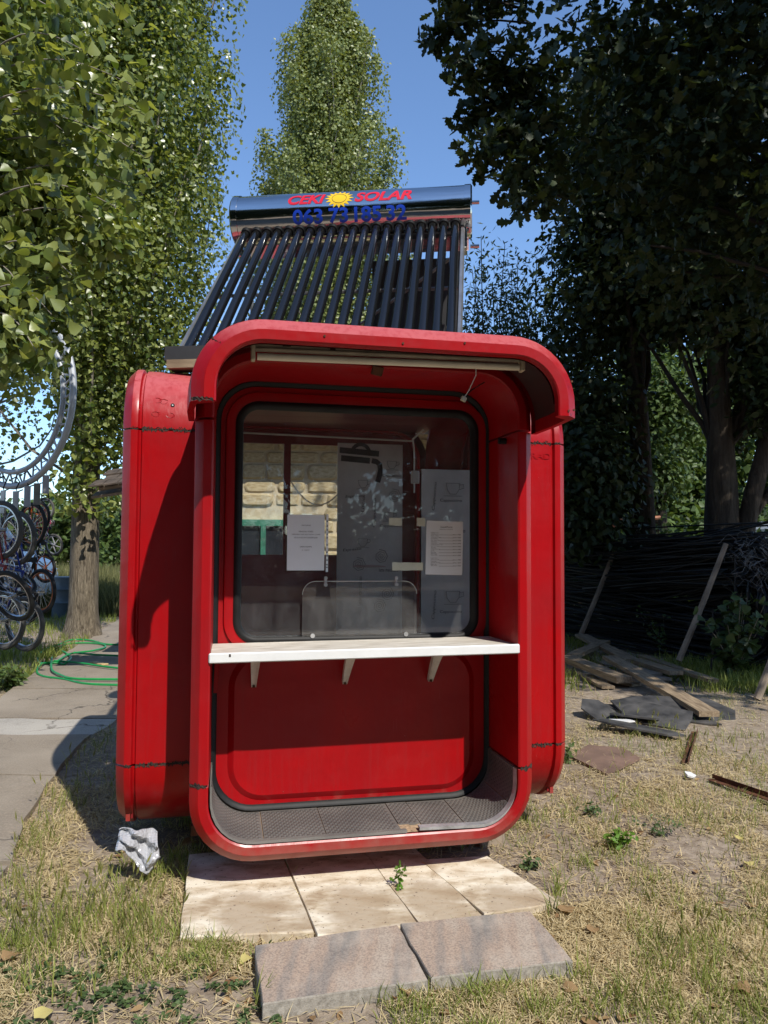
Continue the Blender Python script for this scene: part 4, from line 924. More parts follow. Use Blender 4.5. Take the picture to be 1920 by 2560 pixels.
def clumps_to_leaves(cl, per, sig, squash=.8):
    C = [np.clip(rng.normal(size=(per, 3)), -1.7, 1.7) * np.array([sig, sig, sig * squash]) * (1 + .4 * rng.random()) + np.array(c) for c in cl]; return np.concatenate(C)
def limb(mb, a, b, r0, r1, sag=.15, n=6):
    a = Vector(a); b = Vector(b); pts = []
    for i in range(n + 1): t = i / n; p = a.lerp(b, t); p.z += sag * math.sin(t * math.pi) * (b - a).length * .4; p += Vector((random.uniform(-1, 1), random.uniform(-1, 1), random.uniform(-1, 1))) * .03 * (b - a).length * (t * (1 - t) * 4); pts.append(p)
    mb.tube(pts, [lerp(r0, r1, i / n) for i in range(n + 1)], 7, cap=False)
def broad(name, label, base, trunk_pts, trunk_rs, cents, per, sig, size, kind, mat, seed, group=None, barkm='bark_dark', limbs=30, twig='twig_dark', up=.55, keep=None, amp=.07):
    """cents: list of (centre, radii, number of clumps) ellipsoids in coordinates relative to the base"""
    global rng; rng = np.random.default_rng(seed); random.seed(seed)
    t = tree_obj(name, base, label, group); mb = MB()
    if trunk_pts: rough_trunk(trunk_pts, trunk_rs, seed=seed, flare=.3, amp=amp).build('trunk', barkm, t, True, sharp=60)
    cl = []
    for (c, r_, n_) in cents:
        q = unit(rng.normal(size=(n_, 3))) * (rng.random((n_, 1)) ** .45); cl.append(np.array(c) + q * np.array(r_))
    cl = np.concatenate(cl); B = np.array(base)
    if keep is not None: cl = cl[keep(cl + B)]
    if trunk_pts:
        tops = [Vector(p) for p in trunk_pts[1:]]
        for i in rng.choice(len(cl), min(limbs, len(cl)), replace=False):
            e = Vector(cl[i]); s_ = min(tops, key=lambda p: (p - e).length + (0 if p.z < e.z else 2)); limb(mb, s_, e, .055, .012)
        mb.build('limbs', twig, t)['kind'] = 'stuff'
    C = clumps_to_leaves(cl, per, sig); O = unit(C - np.repeat(cl, per, 0))
    leaves('crown', C, size, kind, mat, t, up, .5, O)['kind'] = 'stuff'; return t
def frame_px(P):      # where world points fall in the photograph, to keep what no view shows cheap
    d = P - np.array([0, 0, 1.6]); y = np.maximum(d[:, 1], .1); return 960 + FPX * d[:, 0] / y, 1368 - FPX * d[:, 2] / y

def open_corner(P): u, v = frame_px(P); return ~((u < 190) & (v > 985 + 40 * np.sin(u * .05)))
# poplar row on the left
lombardy('poplar_tree', 'tall poplar with bare lower trunk standing beside the hanging bicycles', (-5.33, 13.5, 0), 22, 2.15, 200, 800, .082, 'delt', 'poplar', .25, 4, zlo=.115, zhi=.70, jit=.30, vis=open_corner, group='poplar row',
         prof=lambda f: (.42 + .58 * min(1, max(0, f - .1) / .16)) * (1 - max(0, (f - .55) / .5) ** 2))
lombardy('poplar_tree', 'far poplar with a pointed crown rising behind the solar heater tank', (-2.15, 28, 0), 22.0, 3.3, 215, 640, .120, 'rhomb', 'poplar_far', .3, 8, zlo=.30, zhi=1.0, jit=.34, group='poplar row',
         prof=lambda f: float(np.interp(f, (0, .6, .75, .88, 1.0), (1, 1, .78, .50, .10))))
lombardy('poplar_tree', 'poplar at the left picture edge behind the steel ring', (-10.3, 18, 0), 24, 3.2, 240, 170, .12, 'rhomb', 'poplar_far', .3, 15, zlo=.12, zhi=.75, jit=.36, group='poplar row')
# sprouting leaves on the lower trunk of the near poplar
rng = np.random.default_rng(44); random.seed(44)
n_ = 900; zz_ = rng.random(n_) ** .8 * 2.2 + 2.05; aa = rng.random(n_) * 6.28; rr_ = .22 + rng.random(n_) * .55
C = np.stack([-5.33 + .18 + rr_ * np.cos(aa), 13.5 - .1 + rr_ * np.sin(aa), zz_], 1)
tt = bpy.data.objects['poplar_tree']; leaves('trunk_shoots', C - np.array([-5.33, 13.5, 0]), .12, 'poplar', 'poplar', tt, .3, .6)['kind'] = 'stuff'
# near poplar whose branches hang in from the left
cents = [((.62, .4, 5.4), (.75, .8, 1.0), 46), ((.25, .2, 3.9), (.55, .6, .75), 30), ((-.3, 0, 5.0), (.9, .9, 1.8), 50), ((.3, .6, 7.4), (.9, .9, 1.2), 34), ((-1.3, 0, 7.0), (1.5, 1.4, 2.6), 50), ((-.35, .1, 2.9), (.35, .5, .45), 12)]
broad('near_poplar_tree', 'nearest poplar, its broad glossy leaves hanging in at the upper left', (-4.15, 7.4, 0), [(-1.6, .2, -.1), (-1.6, .2, 1.5), (-1.5, .2, 5), (-1.2, .2, 9)], [.2, .18, .14, .05], cents, 74, .165, .092, 'poplar', 'poplar', 5, 'poplar row', 'bark', 40, 'twig', up=.45, keep=lambda P: ~((frame_px(P)[0] > -40) & (frame_px(P)[0] < 260) & (frame_px(P)[1] > 930)))

rng = np.random.default_rng(321); random.seed(321); npt = bpy.data.objects['near_poplar_tree']; NB = np.array([-4.15, 7.4, 0]); sp_ = MB(); C = []
for (u0, v0, u1, v1, n2) in ((-60, 60, 150, 40, 26), (-60, 160, 210, 130, 34), (-60, 200, 330, 215, 40), (-40, 260, 380, 300, 46), (-60, 300, 370, 400, 44), (-60, 380, 250, 420, 34), (-60, 470, 330, 470, 40), (-60, 520, 290, 520, 36), (-60, 600, 240, 560, 34), (-60, 640, 180, 690, 30), (-60, 760, 130, 790, 28), (-60, 820, 90, 880, 24), (60, -60, 320, 60, 36), (-60, 330, 160, 330, 30), (-60, 700, 60, 740, 20)):
    Yv = random.uniform(5.9, 6.7); a = at(u0, v0, Yv + .5); b = at(u1, v1, Yv); pts = [a.lerp(b, q / 7) + Vector((0, 0, .22 * math.sin(q / 7 * 3.1))) for q in range(8)]
    sp_.tube([p - Vector(NB) for p in pts], [.010 - .001 * q for q in range(8)], 5, cap=False); T = rng.random(n2 * 2) ** .7
    P = np.stack([np.interp(T, np.linspace(0, 1, 8), [p[k] for p in pts]) for k in range(3)], 1); C.append(P + np.clip(rng.normal(size=P.shape), -1.6, 1.6) * .10 - NB)
sp_.build('sprays', 'twig', npt)['kind'] = 'stuff'; leaves('spray_leaves', np.concatenate(C), .098, 'poplar', 'poplar', npt, .2, .8, sizevar=.8)['kind'] = 'stuff'

# dark trees on the right
def lane(P): u, v = frame_px(P); return ~((u > 1545) & (u < 1775) & (v > 800) & (v < 1400))
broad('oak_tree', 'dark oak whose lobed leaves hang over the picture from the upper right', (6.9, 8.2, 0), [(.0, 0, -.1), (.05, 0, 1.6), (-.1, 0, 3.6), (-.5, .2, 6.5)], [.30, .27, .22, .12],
      [((-1.9, .2, 5.3), (2.4, 1.8, 1.7), 95), ((-3.6, .2, 6.6), (1.9, 1.4, 1.5), 70), ((-2.4, 0, 8.2), (2.8, 1.9, 1.6), 80), ((.6, -1.3, 7.4), (2.6, 2.6, 2.3), 110), ((0, 0, 5.0), (2.0, 1.6, 1.5), 50), ((.1, -3.2, 7.0), (2.3, 1.9, 1.6), 120), ((-1.2, -2.4, 10.2), (4.2, 2.4, 1.5), 190), ((1.6, .6, 10.8), (4.0, 3.0, 1.6), 170)],  # highest clumps, out of view, are added to shade the trees below
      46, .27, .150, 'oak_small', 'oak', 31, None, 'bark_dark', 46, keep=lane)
# leafy sprays at the oak's left rim, each on its own twig
rng = np.random.default_rng(311); random.seed(311); oak = bpy.data.objects['oak_tree']; OB = np.array([6.9, 8.2, 0]); sp_ = MB(); C = []
for (u0, v0, u1, v1, n2) in ((1330, 60, 1052, 108, 150), (1300, 20, 1090, 45, 150), (1330, 150, 1120, 170, 130), (1350, 230, 1140, 205, 150), (1350, 260, 1150, 310, 150), (1360, 330, 1165, 400, 130), (1370, 360, 1200, 437, 110), (1380, 330, 1230, 360, 120), (1400, 420, 1255, 470, 120), (1420, 500, 1290, 530, 120), (1320, -40, 1100, -20, 120), (1380, 180, 1210, 260, 140)):
    a = at(u0, v0, 8.4); b = at(u1, v1, 8.0 + random.uniform(-.4, .4)); pts = [a.lerp(b, q / 7) + Vector((0, 0, .14 * math.sin(q / 7 * 3.0))) for q in range(8)]
    sp_.tube([p - Vector(OB) for p in pts], [.014 - .0014 * q for q in range(8)], 5, cap=False); T = rng.random(n2) ** .8
    P = np.stack([np.interp(T, np.linspace(0, 1, 8), [p[k] for p in pts]) for k in range(3)], 1); C.append(P + np.clip(rng.normal(size=P.shape), -1.6, 1.6) * (.16 - .09 * T[:, None]) - OB)
sp_.build('sprays', 'twig_dark', oak)['kind'] = 'stuff'; leaves('spray_leaves', np.concatenate(C), .15, 'oak', 'oak', oak, .45, .6)['kind'] = 'stuff'
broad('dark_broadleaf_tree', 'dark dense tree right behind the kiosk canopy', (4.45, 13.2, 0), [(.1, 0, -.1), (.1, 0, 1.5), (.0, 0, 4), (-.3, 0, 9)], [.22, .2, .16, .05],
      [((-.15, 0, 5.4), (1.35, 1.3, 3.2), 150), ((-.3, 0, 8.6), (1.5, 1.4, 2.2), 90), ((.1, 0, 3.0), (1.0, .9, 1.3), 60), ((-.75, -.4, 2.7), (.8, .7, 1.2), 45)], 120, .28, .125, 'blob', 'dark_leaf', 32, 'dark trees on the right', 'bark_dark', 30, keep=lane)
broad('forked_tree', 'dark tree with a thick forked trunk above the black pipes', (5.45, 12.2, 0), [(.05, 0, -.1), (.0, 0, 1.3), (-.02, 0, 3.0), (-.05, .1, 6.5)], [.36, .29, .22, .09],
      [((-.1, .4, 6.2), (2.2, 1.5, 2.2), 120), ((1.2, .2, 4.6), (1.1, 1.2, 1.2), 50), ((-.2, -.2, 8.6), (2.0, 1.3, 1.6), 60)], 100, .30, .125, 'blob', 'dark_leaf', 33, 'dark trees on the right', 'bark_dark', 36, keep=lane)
ft = bpy.data.objects['forked_tree']; rough_trunk([(.12, -.05, 1.0), (.42, -.1, 2.4), (.75, -.1, 3.6), (1.35, 0, 5.6)], [.16, .145, .12, .06], seed=3).build('side_trunk', 'bark_dark', ft, True, sharp=60)
rough_trunk([(.30, -.08, 1.9), (.75, -.12, 2.6), (1.3, -.1, 3.3)], [.09, .08, .05], seed=6).build('side_branch', 'bark_dark', ft, True, sharp=60)
broad('slender_tree', 'sunlit slender tree in the gap between the dark trunks', (6.4, 17.6, 0), [(0, 0, -.1), (.02, 0, 2.2), (0, 0, 4.5), (.1, 0, 6)], [.17, .15, .1, .04],
      [((.0, 0, 4.6), (1.1, 1.1, 1.9), 90), ((-.5, -.2, 3.3), (.7, .8, .7), 26)], 80, .24, .13, 'blob', 'mid_leaf', 34, None, 'bark_dark', 24)
# feathery tree with many thin stems behind the heater
rng = np.random.default_rng(35); random.seed(35); ftree = tree_obj('feathery_tree', (2.3, 15.5, 0), 'feathery narrow-leaved tree with thin stems right of the solar heater'); mb = MB(); C = []
for i in range(60):
    x0 = random.uniform(-.8, 1.3); y0 = random.uniform(-.6, .6); x1 = x0 * 1.15 - .05 + random.uniform(-1.0, .7); z1 = random.uniform(5.4, 8.3) - abs(x1 - .3) * .35
    pts = [(lerp(x0, x1, t) + .12 * math.sin(t * 5 + i), y0, lerp(.0, z1, t)) for t in [q / 8 for q in range(9)]]
    mb.tube(pts, [.022 * (1 - q / 9) + .005 for q in range(9)], 5, cap=False)
    n2 = 420; T = .35 + .65 * rng.random(n2); P = np.stack([np.interp(T, np.linspace(0, 1, 9), [p[k] for p in pts]) for k in range(3)], 1); C.append(P + rng.normal(size=P.shape) * .20)
mb.build('stems', 'twig_dark', ftree)['kind'] = 'stuff'; leaves('crown', np.concatenate(C), .14, 'narrow', 'willow', ftree, .3, .5)['kind'] = 'stuff'
# undergrowth and wood behind, one mass
def mass(name, label, ells, per, sig, size, mat, seed, kind='blob', cat='undergrowth'):
    global rng; rng = np.random.default_rng(seed); cl = []
    for (c, r_, n_) in ells: q = unit(rng.normal(size=(n_, 3))) * (rng.random((n_, 1)) ** .45); cl.append(np.array(c) + q * np.array(r_))
    cl = np.concatenate(cl); cl = cl[cl[:, 2] > -.2]; o = leaves(name, clumps_to_leaves(cl, per, sig), size, kind, mat, None, .5, .4); tag(o, label, cat, kind='stuff'); return o
mass('woodland', 'shady woodland mass behind the dark trunks on the right', [((6, 24, 1.5), (3.5, 2, 2.4), 90), ((11, 25, 2.5), (4, 2, 3.2), 110), ((15, 22, 3), (4, 2.5, 4), 90), ((9.5, 21, 1.0), (3, 1.4, 1.6), 60), ((7.6, 26, 5), (4, 2, 3), 70), ((12.5, 27, 6), (5, 2, 4), 90)], 85, .5, .26, 'mid_leaf', 51, 'rhomb', cat='woodland')
mass('undergrowth', 'low green undergrowth below the dark trees behind the pipes', [((4.2, 15.8, .7), (1.6, .7, .9), 50), ((6.6, 13.8, .8), (1.4, .8, 1.0), 60), ((5.6, 16.5, 1.2), (1.8, .7, .9), 50), ((7.9, 14.5, 1.2), (1.4, 1, 1.4), 50)], 70, .24, .10, 'shrub', 52)
far = mass('far_treeline', 'far green tree line along the field at the left', [((-44 + k * 5.5, 100 + 6 * math.sin(k * 1.9), 3.2 + 1.2 * math.sin(k * 2.7)), (4.2, 3, 4.2 + 1.4 * math.sin(k * 1.3)), 60) for k in range(-7, 8)], 60, .85, .80, 'mid_leaf', 53, 'rhomb', cat='tree line')
mass('field_shrubs', 'rounded green shrubs at the field edge behind the trunk', [((-17.2, 52, 2.2), (3.2, 2, 3.6), 70), ((-23.5, 55, 2.4), (3.4, 2, 3.6), 70), ((-29, 56, 2), (3, 2, 3.0), 60)], 70, .5, .42, 'mid_leaf', 54, cat='shrubs')
fw = MB().box((-30, 82, .75), (70, .25, 1.35)).build('boundary_wall', 'concrete_light'); tag(fw, 'long pale concrete wall across the field at the left', 'wall')
# trees behind the camera, seen only in the glass and the steel tank
for k, (x, y, h_, r_) in enumerate(((-7.5, -9, 13, 3.9), (-.5, -12, 16, 4.6), (6.0, -14, 15, 4.2), (14.5, -17, 14, 4.6), (-14, -5, 12, 4.4), (12.5, -8.5, 6, 2.8))):
    broad('garden_tree', ['round tree reflected left in the kiosk glass', 'tall tree reflected in the middle of the steel tank', 'round tree reflected right of the middle in the glass', 'tree reflected at the right end of the tank', 'tree reflected at the far left of the tank', 'low tree standing right behind the viewer'][k], (x, y, 0), [(0, 0, -.1), (0, 0, 1.5), (0, 0, h_ * .5), (0, 0, h_ * .8)], [.2, .18, .12, .05],
          [((0, 0, h_ * .56), (r_, r_, h_ * .44), 210)], 100, .60, .34, 'rhomb', 'dark_leaf', 60 + k, 'trees behind the viewer', 'bark_dark', 8)

mass('added_hedge', 'unseen dark hedge behind the viewer, added to darken low reflections in the glass', [((-26 + k * 5.5, -25 + 1.5 * math.sin(k * 2.1), 1.2), (3.4, 1.2, 2.0), 40) for k in range(10)], 40, .6, .45, 'dark_leaf', 66, cat='hedge')  # unseen hedge added to close bright gaps below the reflected crowns

# ------------------------------------------------------------------ bicycles hung on a steel ring
def bike(name, label, up_c, lo_c, scale, yaw, fcol, rimcol, tyre='tyre', kids=False, roll=0, bars='chrome'):
    """hung by its rear wheel: up_c and lo_c are the wheel centres in the world"""
    a = Vector(up_c); b = Vector(lo_c); X = (b - a).normalized(); Yv = Vector((math.sin(yaw), -math.cos(yaw), 0)); Yv = (Yv - X * Yv.dot(X)).normalized(); Z = X.cross(Yv)
    t = empty(name); t.matrix_world = Matrix(((X.x, Yv.x, Z.x, a.x), (X.y, Yv.y, Z.y, a.y), (X.z, Yv.z, Z.z, a.z), (0, 0, 0, 1))) @ Matrix.Scale(scale, 4)
    tag(t, label, 'bicycle', 'bicycles hung on the steel ring'); wr = .33 if not kids else .30
    L_ = (b - a).length / scale
    def wheel(cx):
        def torus(R_, r_, n=32, m_=8):
            mb = MB(); mb.tube([(cx + R_ * math.cos(2 * math.pi * i / n), 0, R_ * math.sin(2 * math.pi * i / n)) for i in range(n)], r_, m_, closed=True); return mb
        w_ = torus(wr - .02, .029).build('wheel', tyre, t, True); torus(wr - .055, .015, 32, 6).build('rim', rimcol, w_, True)
        sp = MB(); 
        for i in range(20 if not kids else 6):
            an = 2 * math.pi * i / (20 if not kids else 6); sp.tube([(cx + .02 * math.cos(an + 1.2), .02 * (-1) ** i, .02 * math.sin(an + 1.2)), (cx + (wr - .05) * math.cos(an), 0, (wr - .05) * math.sin(an))], .0018 if not kids else .014, 4, cap=False)
        sp.build('spokes', 'chrome' if not kids else rimcol, w_)['kind'] = 'stuff'; MB().tube([(cx, -.05, 0), (cx, .05, 0)], .022, 10).build('hub', 'chrome', w_, True)
    wheel(0); wheel(L_)
    bb = (.42, 0, -.06); st = (.30, 0, .40); hd = (L_ - .24, 0, .42); hd2 = (L_ - .20, 0, .30)
    mb = MB(); mb.tube([bb, hd2], .019, 8); mb.tube([st, hd], .016, 8); mb.tube([bb, st], .016, 8); mb.tube([hd, hd2], .020, 8)
    for s in (-1, 1): mb.tube([(0, .05 * s, 0), (.38, .03 * s, -.05)], .010, 6); mb.tube([(0, .05 * s, 0), (.29, .02 * s, .36)], .009, 6)
    mb.build('frame', fcol, t, True)
    mb = MB(); mb.tube([hd2, (L_ - .17, 0, .22)], .02, 8)
    for s in (-1, 1): mb.tube([(L_ - .17, 0, .24), (L_ - .16, .055 * s, .2), (L_ - .02, .055 * s, .02), (L_, .055 * s, 0)], .012, 6)
    mb.build('fork', 'chrome', t, True)
    hb = MB(); hb.tube([hd, (L_ - .26, 0, .52)], .014, 8)
    hb.tube([(L_ - .36, -.30, .60), (L_ - .28, -.18, .58), (L_ - .24, -.05, .53), (L_ - .24, .05, .53), (L_ - .28, .18, .58), (L_ - .36, .30, .60)], .012, 8); h_ = hb.build('handlebar', bars, t, True)
    for s in (-1, 1): MB().tube([(L_ - .31, .22 * s, .587), (L_ - .38, .325 * s, .603)], .019, 8).build('grip', 'white_paint' if bars == 'chrome' else 'tyre', h_, True)
    MB().tube([st, (.275, 0, .50)], .012, 8).build('seat_post', 'chrome', t, True)
    sd_ = MB(); sd_.grid([[(.14, -.07, .515), (.14, 0, .53), (.14, .07, .515)], [(.25, -.06, .52), (.25, 0, .535), (.25, .06, .52)], [(.38, -.02, .51), (.38, 0, .52), (.38, .02, .51)], [(.25, -.04, .47), (.25, 0, .46), (.25, .04, .47)], [(.14, -.06, .47), (.14, 0, .46), (.14, .06, .47)]], closed_u=True); sd_.build('saddle', 'tyre', t, True)
    cr = MB(); cr.tube([(.42 + .085 * math.cos(i * .3142), -.045, -.06 + .085 * math.sin(i * .3142)) for i in range(20)], .006, 5, closed=True)
    for i in range(5): cr.tube([(.42, -.045, -.06), (.42 + .08 * math.cos(i * 1.257), -.045, -.06 + .08 * math.sin(i * 1.257))], .006, 4)
    c_ = cr.build('chainring', 'chrome', t)
    for s in (-1, 1):
        k = MB().tube([(.42, .06 * s, -.06), (.42 + .15 * s, .08 * s, -.06 - .06 * s)], .011, 6).build('crank', 'chrome', t); MB().box((.42 + .15 * s, .13 * s, -.06 - .06 * s), (.08, .09, .02)).build('pedal', 'tyre', k)
    return t
for nm, c in (('bike_green', (.03, .10, .08)), ('bike_blue', (.01, .04, .30)), ('bike_orange', (.55, .13, .02)), ('bike_pink', (.50, .10, .16)), ('bike_black', (.015, .015, .018)), ('bike_red', (.30, .02, .02)), ('bike_silver', (.4, .4, .42))): M[nm] = simple(nm + '_paint', c, .3, var=.1)
bike('bicycle', 'dark bicycle with dusty grey tyres hanging at the left picture edge', at(2, 1325, 9.7), at(8, 1550, 9.7), 1.12, R(-22), 'bike_red', 'chrome', 'tyre_grey')
bike('bicycle', 'bicycle with bright orange rims hanging from the ring', at(80, 1312, 10.7), at(103, 1478, 10.6), .93, R(-30), 'bike_black', 'bike_orange')
bike('bicycle', 'bicycle with pale rims and a low grey wheel between the others', at(42, 1345, 10.1), at(62, 1560, 10.1), 1.08, R(-26), 'bike_blue', 'chrome', 'tyre_grey')
bike('bicycle', 'small child bicycle with pink wheels hung nearest to the trunk', at(114, 1272, 11.6), at(135, 1362, 11.6), .55, R(-20), 'bike_pink', 'bike_silver', 'tyre_grey', True)
bike('bicycle', 'green framed bicycle with white grips pointing at the trunk', at(-95, 1330, 9.2), at(30, 1490, 9.3), 1.0, R(-35), 'bike_green', 'chrome')
bike('bicycle', 'blue and black bicycle hidden in the middle of the hanging bunch', at(20, 1350, 10.9), at(60, 1500, 10.9), 1.0, R(-32), 'bike_blue', 'chrome', bars='bike_black')
bike('bicycle', 'black bicycle with a white front fork deep in the hanging bunch', at(-20, 1300, 11.3), at(22, 1470, 11.2), 1.0, R(-28), 'bike_black', 'bike_silver')
bike('bicycle', 'silver bicycle low at the left edge with a grey chainring', at(-60, 1440, 9.9), at(30, 1450, 10.3), 1.0, R(-40), 'bike_silver', 'chrome', bars='bike_black')
bike('bicycle', 'small black child bicycle below the rightmost hook plate', at(98, 1290, 11.2), at(112, 1420, 11.2), .72, R(-25), 'bike_black', 'bike_orange', 'tyre', True, bars='bike_black')
trs = empty('truss_ring', at(40, 1000, 10.6)); trs.rotation_euler = (0, 0, R(-30)); tag(trs, 'round grey steel truss ring from which the bicycles hang', 'truss')
for r_, nm in ((1.22, 'outer_tube'), (1.02, 'inner_tube')): MB().tube([(r_ * math.cos(2 * math.pi * i / 48), 0, r_ * math.sin(2 * math.pi * i / 48)) for i in range(48)], .045 if r_ > 1.1 else .036, 8, closed=True).build(nm, 'truss', trs, True)
for i in range(72):
    a = 2 * math.pi * i / 72; b = 2 * math.pi * (i + 1) / 72; r0, r1 = (1.02, 1.22) if i % 2 else (1.22, 1.02); MB().tube([(r0 * math.cos(a), 0, r0 * math.sin(a)), (r1 * math.cos(b), 0, r1 * math.sin(b))], .013, 5).build('truss_bar', 'truss', trs)
MB().tube([(-1.2, 0, 0), (-1.6, 0, -3.0)], .05, 8).build('ring_post', 'truss', trs)
for k, (u, v0, v1, ln) in enumerate(((8, 1226, 1284, 'leftmost'), (40, 1228, 1288, 'second'), (69, 1215, 1268, 'third'), (93, 1208, 1262, 'fourth'), (115, 1188, 1234, 'rightmost'))):
    a = at(u, v0, 10.4); b = at(u - 2, v1, 10.4); hg = empty('bicycle_hanger', a, R(-20 + 12 * k)); tag(hg, {'leftmost': 'grey hook plate at the left picture edge', 'second': 'dark hook plate, second from the left on the ring', 'third': 'pale narrow hook plate, third from the left on the ring', 'fourth': 'dark narrow hook plate, fourth from the left on the ring', 'rightmost': 'grey hook plate nearest the trunk on the ring'}[ln], 'hanger', 'hook plates on the steel ring'); d_ = b - a
    MB().box((0, 0, d_.z / 2), (.085, .02, abs(d_.z)), None, .004).build('plate', 'bike_silver' if k in (2, 4) else 'frame_metal', hg)
    MB().tube([(.10, 0, .02), (.02, 0, -.01), (.0, 0, .03), (.05, 0, .13), (.0, 0, .2), (-.06, 0, .17)], .009, 6).build('hook', 'rubber', hg); MB().tube([(.03, 0, d_.z + .02), (.05, 0, d_.z - .1), (-.04, 0, d_.z - .12), (-.05, 0, d_.z - .02)], .009, 6).build('hook', 'rubber', hg)
# parked vehicles
def van(name, label, loc, rz):
    t = empty(name, loc, rz); tag(t, label, 'van'); L_, H_ = 5.2, 2.3
    side = [(-2.6, .45), (-2.6, 2.1), (-2.45, 2.3), (1.2, 2.3), (1.75, 1.5), (2.5, 1.2), (2.6, .9), (2.6, .45)]
    mb = MB(); n = len(side); mb.v = [(p[0], -.95, p[1]) for p in side] + [(p[0], .95, p[1]) for p in side]; mb.f = [tuple(range(n)), tuple(range(n, 2 * n))[::-1]] + [(i, (i + 1) % n, n + (i + 1) % n, n + i) for i in range(n)]
    body = mb.build('body', 'van', t)
    for s in (-1, 1):
        for (x, w_) in ((-1.9, .9), (-.8, .9), (.3, .9)): MB().box((x, .955 * s, 1.75), (w_, .012, .55), None, .004).build('window', 'dark_glass', body)
        for x in (-1.7, 1.6): wh = MB().tube([(x, .75 * s, .33), (x, .97 * s, .33)], .33, 18).build('wheel', 'tyre', t, True); MB().tube([(x, .96 * s, .33), (x, .985 * s, .33)], .19, 14).build('hub_cap', 'chrome', wh, True)
        MB().box((2.58, .7 * s, .95), (.06, .3, .18), None, .02).build('headlight', 'chrome', body)
    MB().box((1.5, 0, 1.85), (.02, 1.6, .6), Euler((0, R(-35), 0)).to_matrix()).build('windscreen', 'dark_glass', body); return t
p = at(30, 1300, 17.5); van('parked_van', 'white van parked behind the hanging bicycles', (p.x - 1.9, 17.5, 0), R(8))
p = at(1915, 1320, 19); van('parked_van', 'white van half hidden behind the black pipes at the right edge', (p.x + 2.3, 19.5, 0), R(5))
# rusty orange machine frame among the trees
mach = empty('machine_frame', (at(1590, 1360, 17).x, 17, 0)); tag(mach, 'rusty orange tubular machine frame among the dark trees', 'machine')
for k, (a, b) in enumerate((((-.50, 0, 0), (-.50, 0, 2.22)), ((.55, 0, 0), (.40, 0, 2.05)), ((-.55, 0, 2.22), (.55, 0, 2.30)), ((-.5, 0, 2.1), (.1, 0, 2.28)), ((-.40, -.1, 1.55), (.70, -.1, 1.42)), ((-.5, .6, 0), (-.5, .6, 2.2)), ((.5, .6, 0), (.45, .6, 2.1)))): MB().tube([a, b], .045, 8).build('frame_bar', 'orange', mach, True)
for k in range(5): MB().tube([(.05 + k * .07, 0, 1.5), (.03 + k * .07, 0, 2.05)], .012, 5).build('grille_bar', 'rust', mach)
MB().box((.1, -.12, 1.36), (1.2, .05, .10)).build('cross_plate', 'orange', mach)
# blue-grey barrel behind the trunk, grey stone block on the grass
b_ = gnd(152, 1470); o = MB(); rows = []
for (r_, z) in ((.0, 0), (.27, 0), (.28, .05), (.27, .3), (.29, .33), (.27, .36), (.27, .6), (.29, .63), (.27, .66), (.28, .88), (.26, .9), (0, .9)): rows.append([(r_ * math.cos(2 * math.pi * j / 20), r_ * math.sin(2 * math.pi * j / 20), z) for j in range(20)])
o.grid(rows, closed_v=True); M['barrel'] = simple('blue_grey_barrel', (.07, .10, .12), .5, var=.2); o = o.build('barrel', 'barrel', None, True, loc=(-7.1, 17, 0)); tag(o, 'blue grey barrel half hidden behind the near poplar trunk', 'barrel')
c = gnd(283, 1508); o = MB().box((0, 0, .13), (.42, .3, .3), Euler((0, R(4), R(12))).to_matrix(), .03).build('concrete_block', 'concrete_light', None, loc=(c.x, c.y, 0)); tag(o, 'pale concrete block on the grass behind the trunk', 'block')

# ------------------------------------------------------------------ green hose and wood scrap on the path
def spl(P, n=8):
    P = [Vector(p) for p in P]; out = []
    for i in range(len(P) - 1):
        p0, p1, p2, p3 = P[max(0, i - 1)], P[i], P[i + 1], P[min(len(P) - 1, i + 2)]
        for k in range(n): t = k / n; out.append(.5 * ((2 * p1) + (p2 - p0) * t + (2 * p0 - 5 * p1 + 4 * p2 - p3) * t * t + (3 * p1 - p0 - 3 * p2 + p3) * t ** 3))
    out.append(P[-1]); return out
hpx = [(420, 1640), (330, 1620), (265, 1617), (225, 1607), (180, 1606), (150, 1617), (110, 1632), (95, 1650), (100, 1665), (135, 1664), (175, 1645), (230, 1637), (262, 1625), (255, 1617), (215, 1614), (165, 1617), (150, 1630), (165, 1640), (177, 1655), (160, 1668), (145, 1665), (105, 1670), (92, 1688), (110, 1700), (160, 1707), (210, 1718), (290, 1722), (420, 1722)]
hz = [(gnd(u, v).x, gnd(u, v).y, .042 + (.016 if k in (10, 11, 18, 21) else 0)) for k, (u, v) in enumerate(hpx)]
o = MB().tube(spl(hz, 8), .0135, 8).build('garden_hose', 'hose', None, True); tag(o, 'bright green garden hose lying in loops across the path', 'hose')
h2 = [(130, 1655), (128, 1668), (130, 1688), (150, 1700), (185, 1710), (290, 1712), (420, 1712)]; h3 = [(135, 1664), (190, 1668), (290, 1682), (420, 1690)]; h4 = [(185, 1642), (230, 1647), (290, 1650), (420, 1655)]
for k, (hh, lab) in enumerate(((h2, 'short bend of green hose crossing the loops'), (h3, 'straight run of green hose in the middle of the loops'), (h4, 'straight run of green hose above the wood scrap'))):
    o = MB().tube(spl([(gnd(u, v).x, gnd(u, v).y, .062) for u, v in hh], 7), .0135, 8).build('garden_hose', 'hose', None, True); tag(o, lab, 'hose', 'green hose on the path')
M['pine'] = simple('fresh_pine_scrap', (.52, .36, .17), .7, var=.2, scale=9, stretch=(1, 8, 1))
c = gnd(247, 1667); o = MB().box((0, 0, .045), (.30, .10, .02), Euler((0, 0, R(-38))).to_matrix(), .003).build('wood_scrap', 'pine', None, loc=(c.x, c.y, 0)); tag(o, 'small yellow wood scrap lying between the hose loops', 'wood')

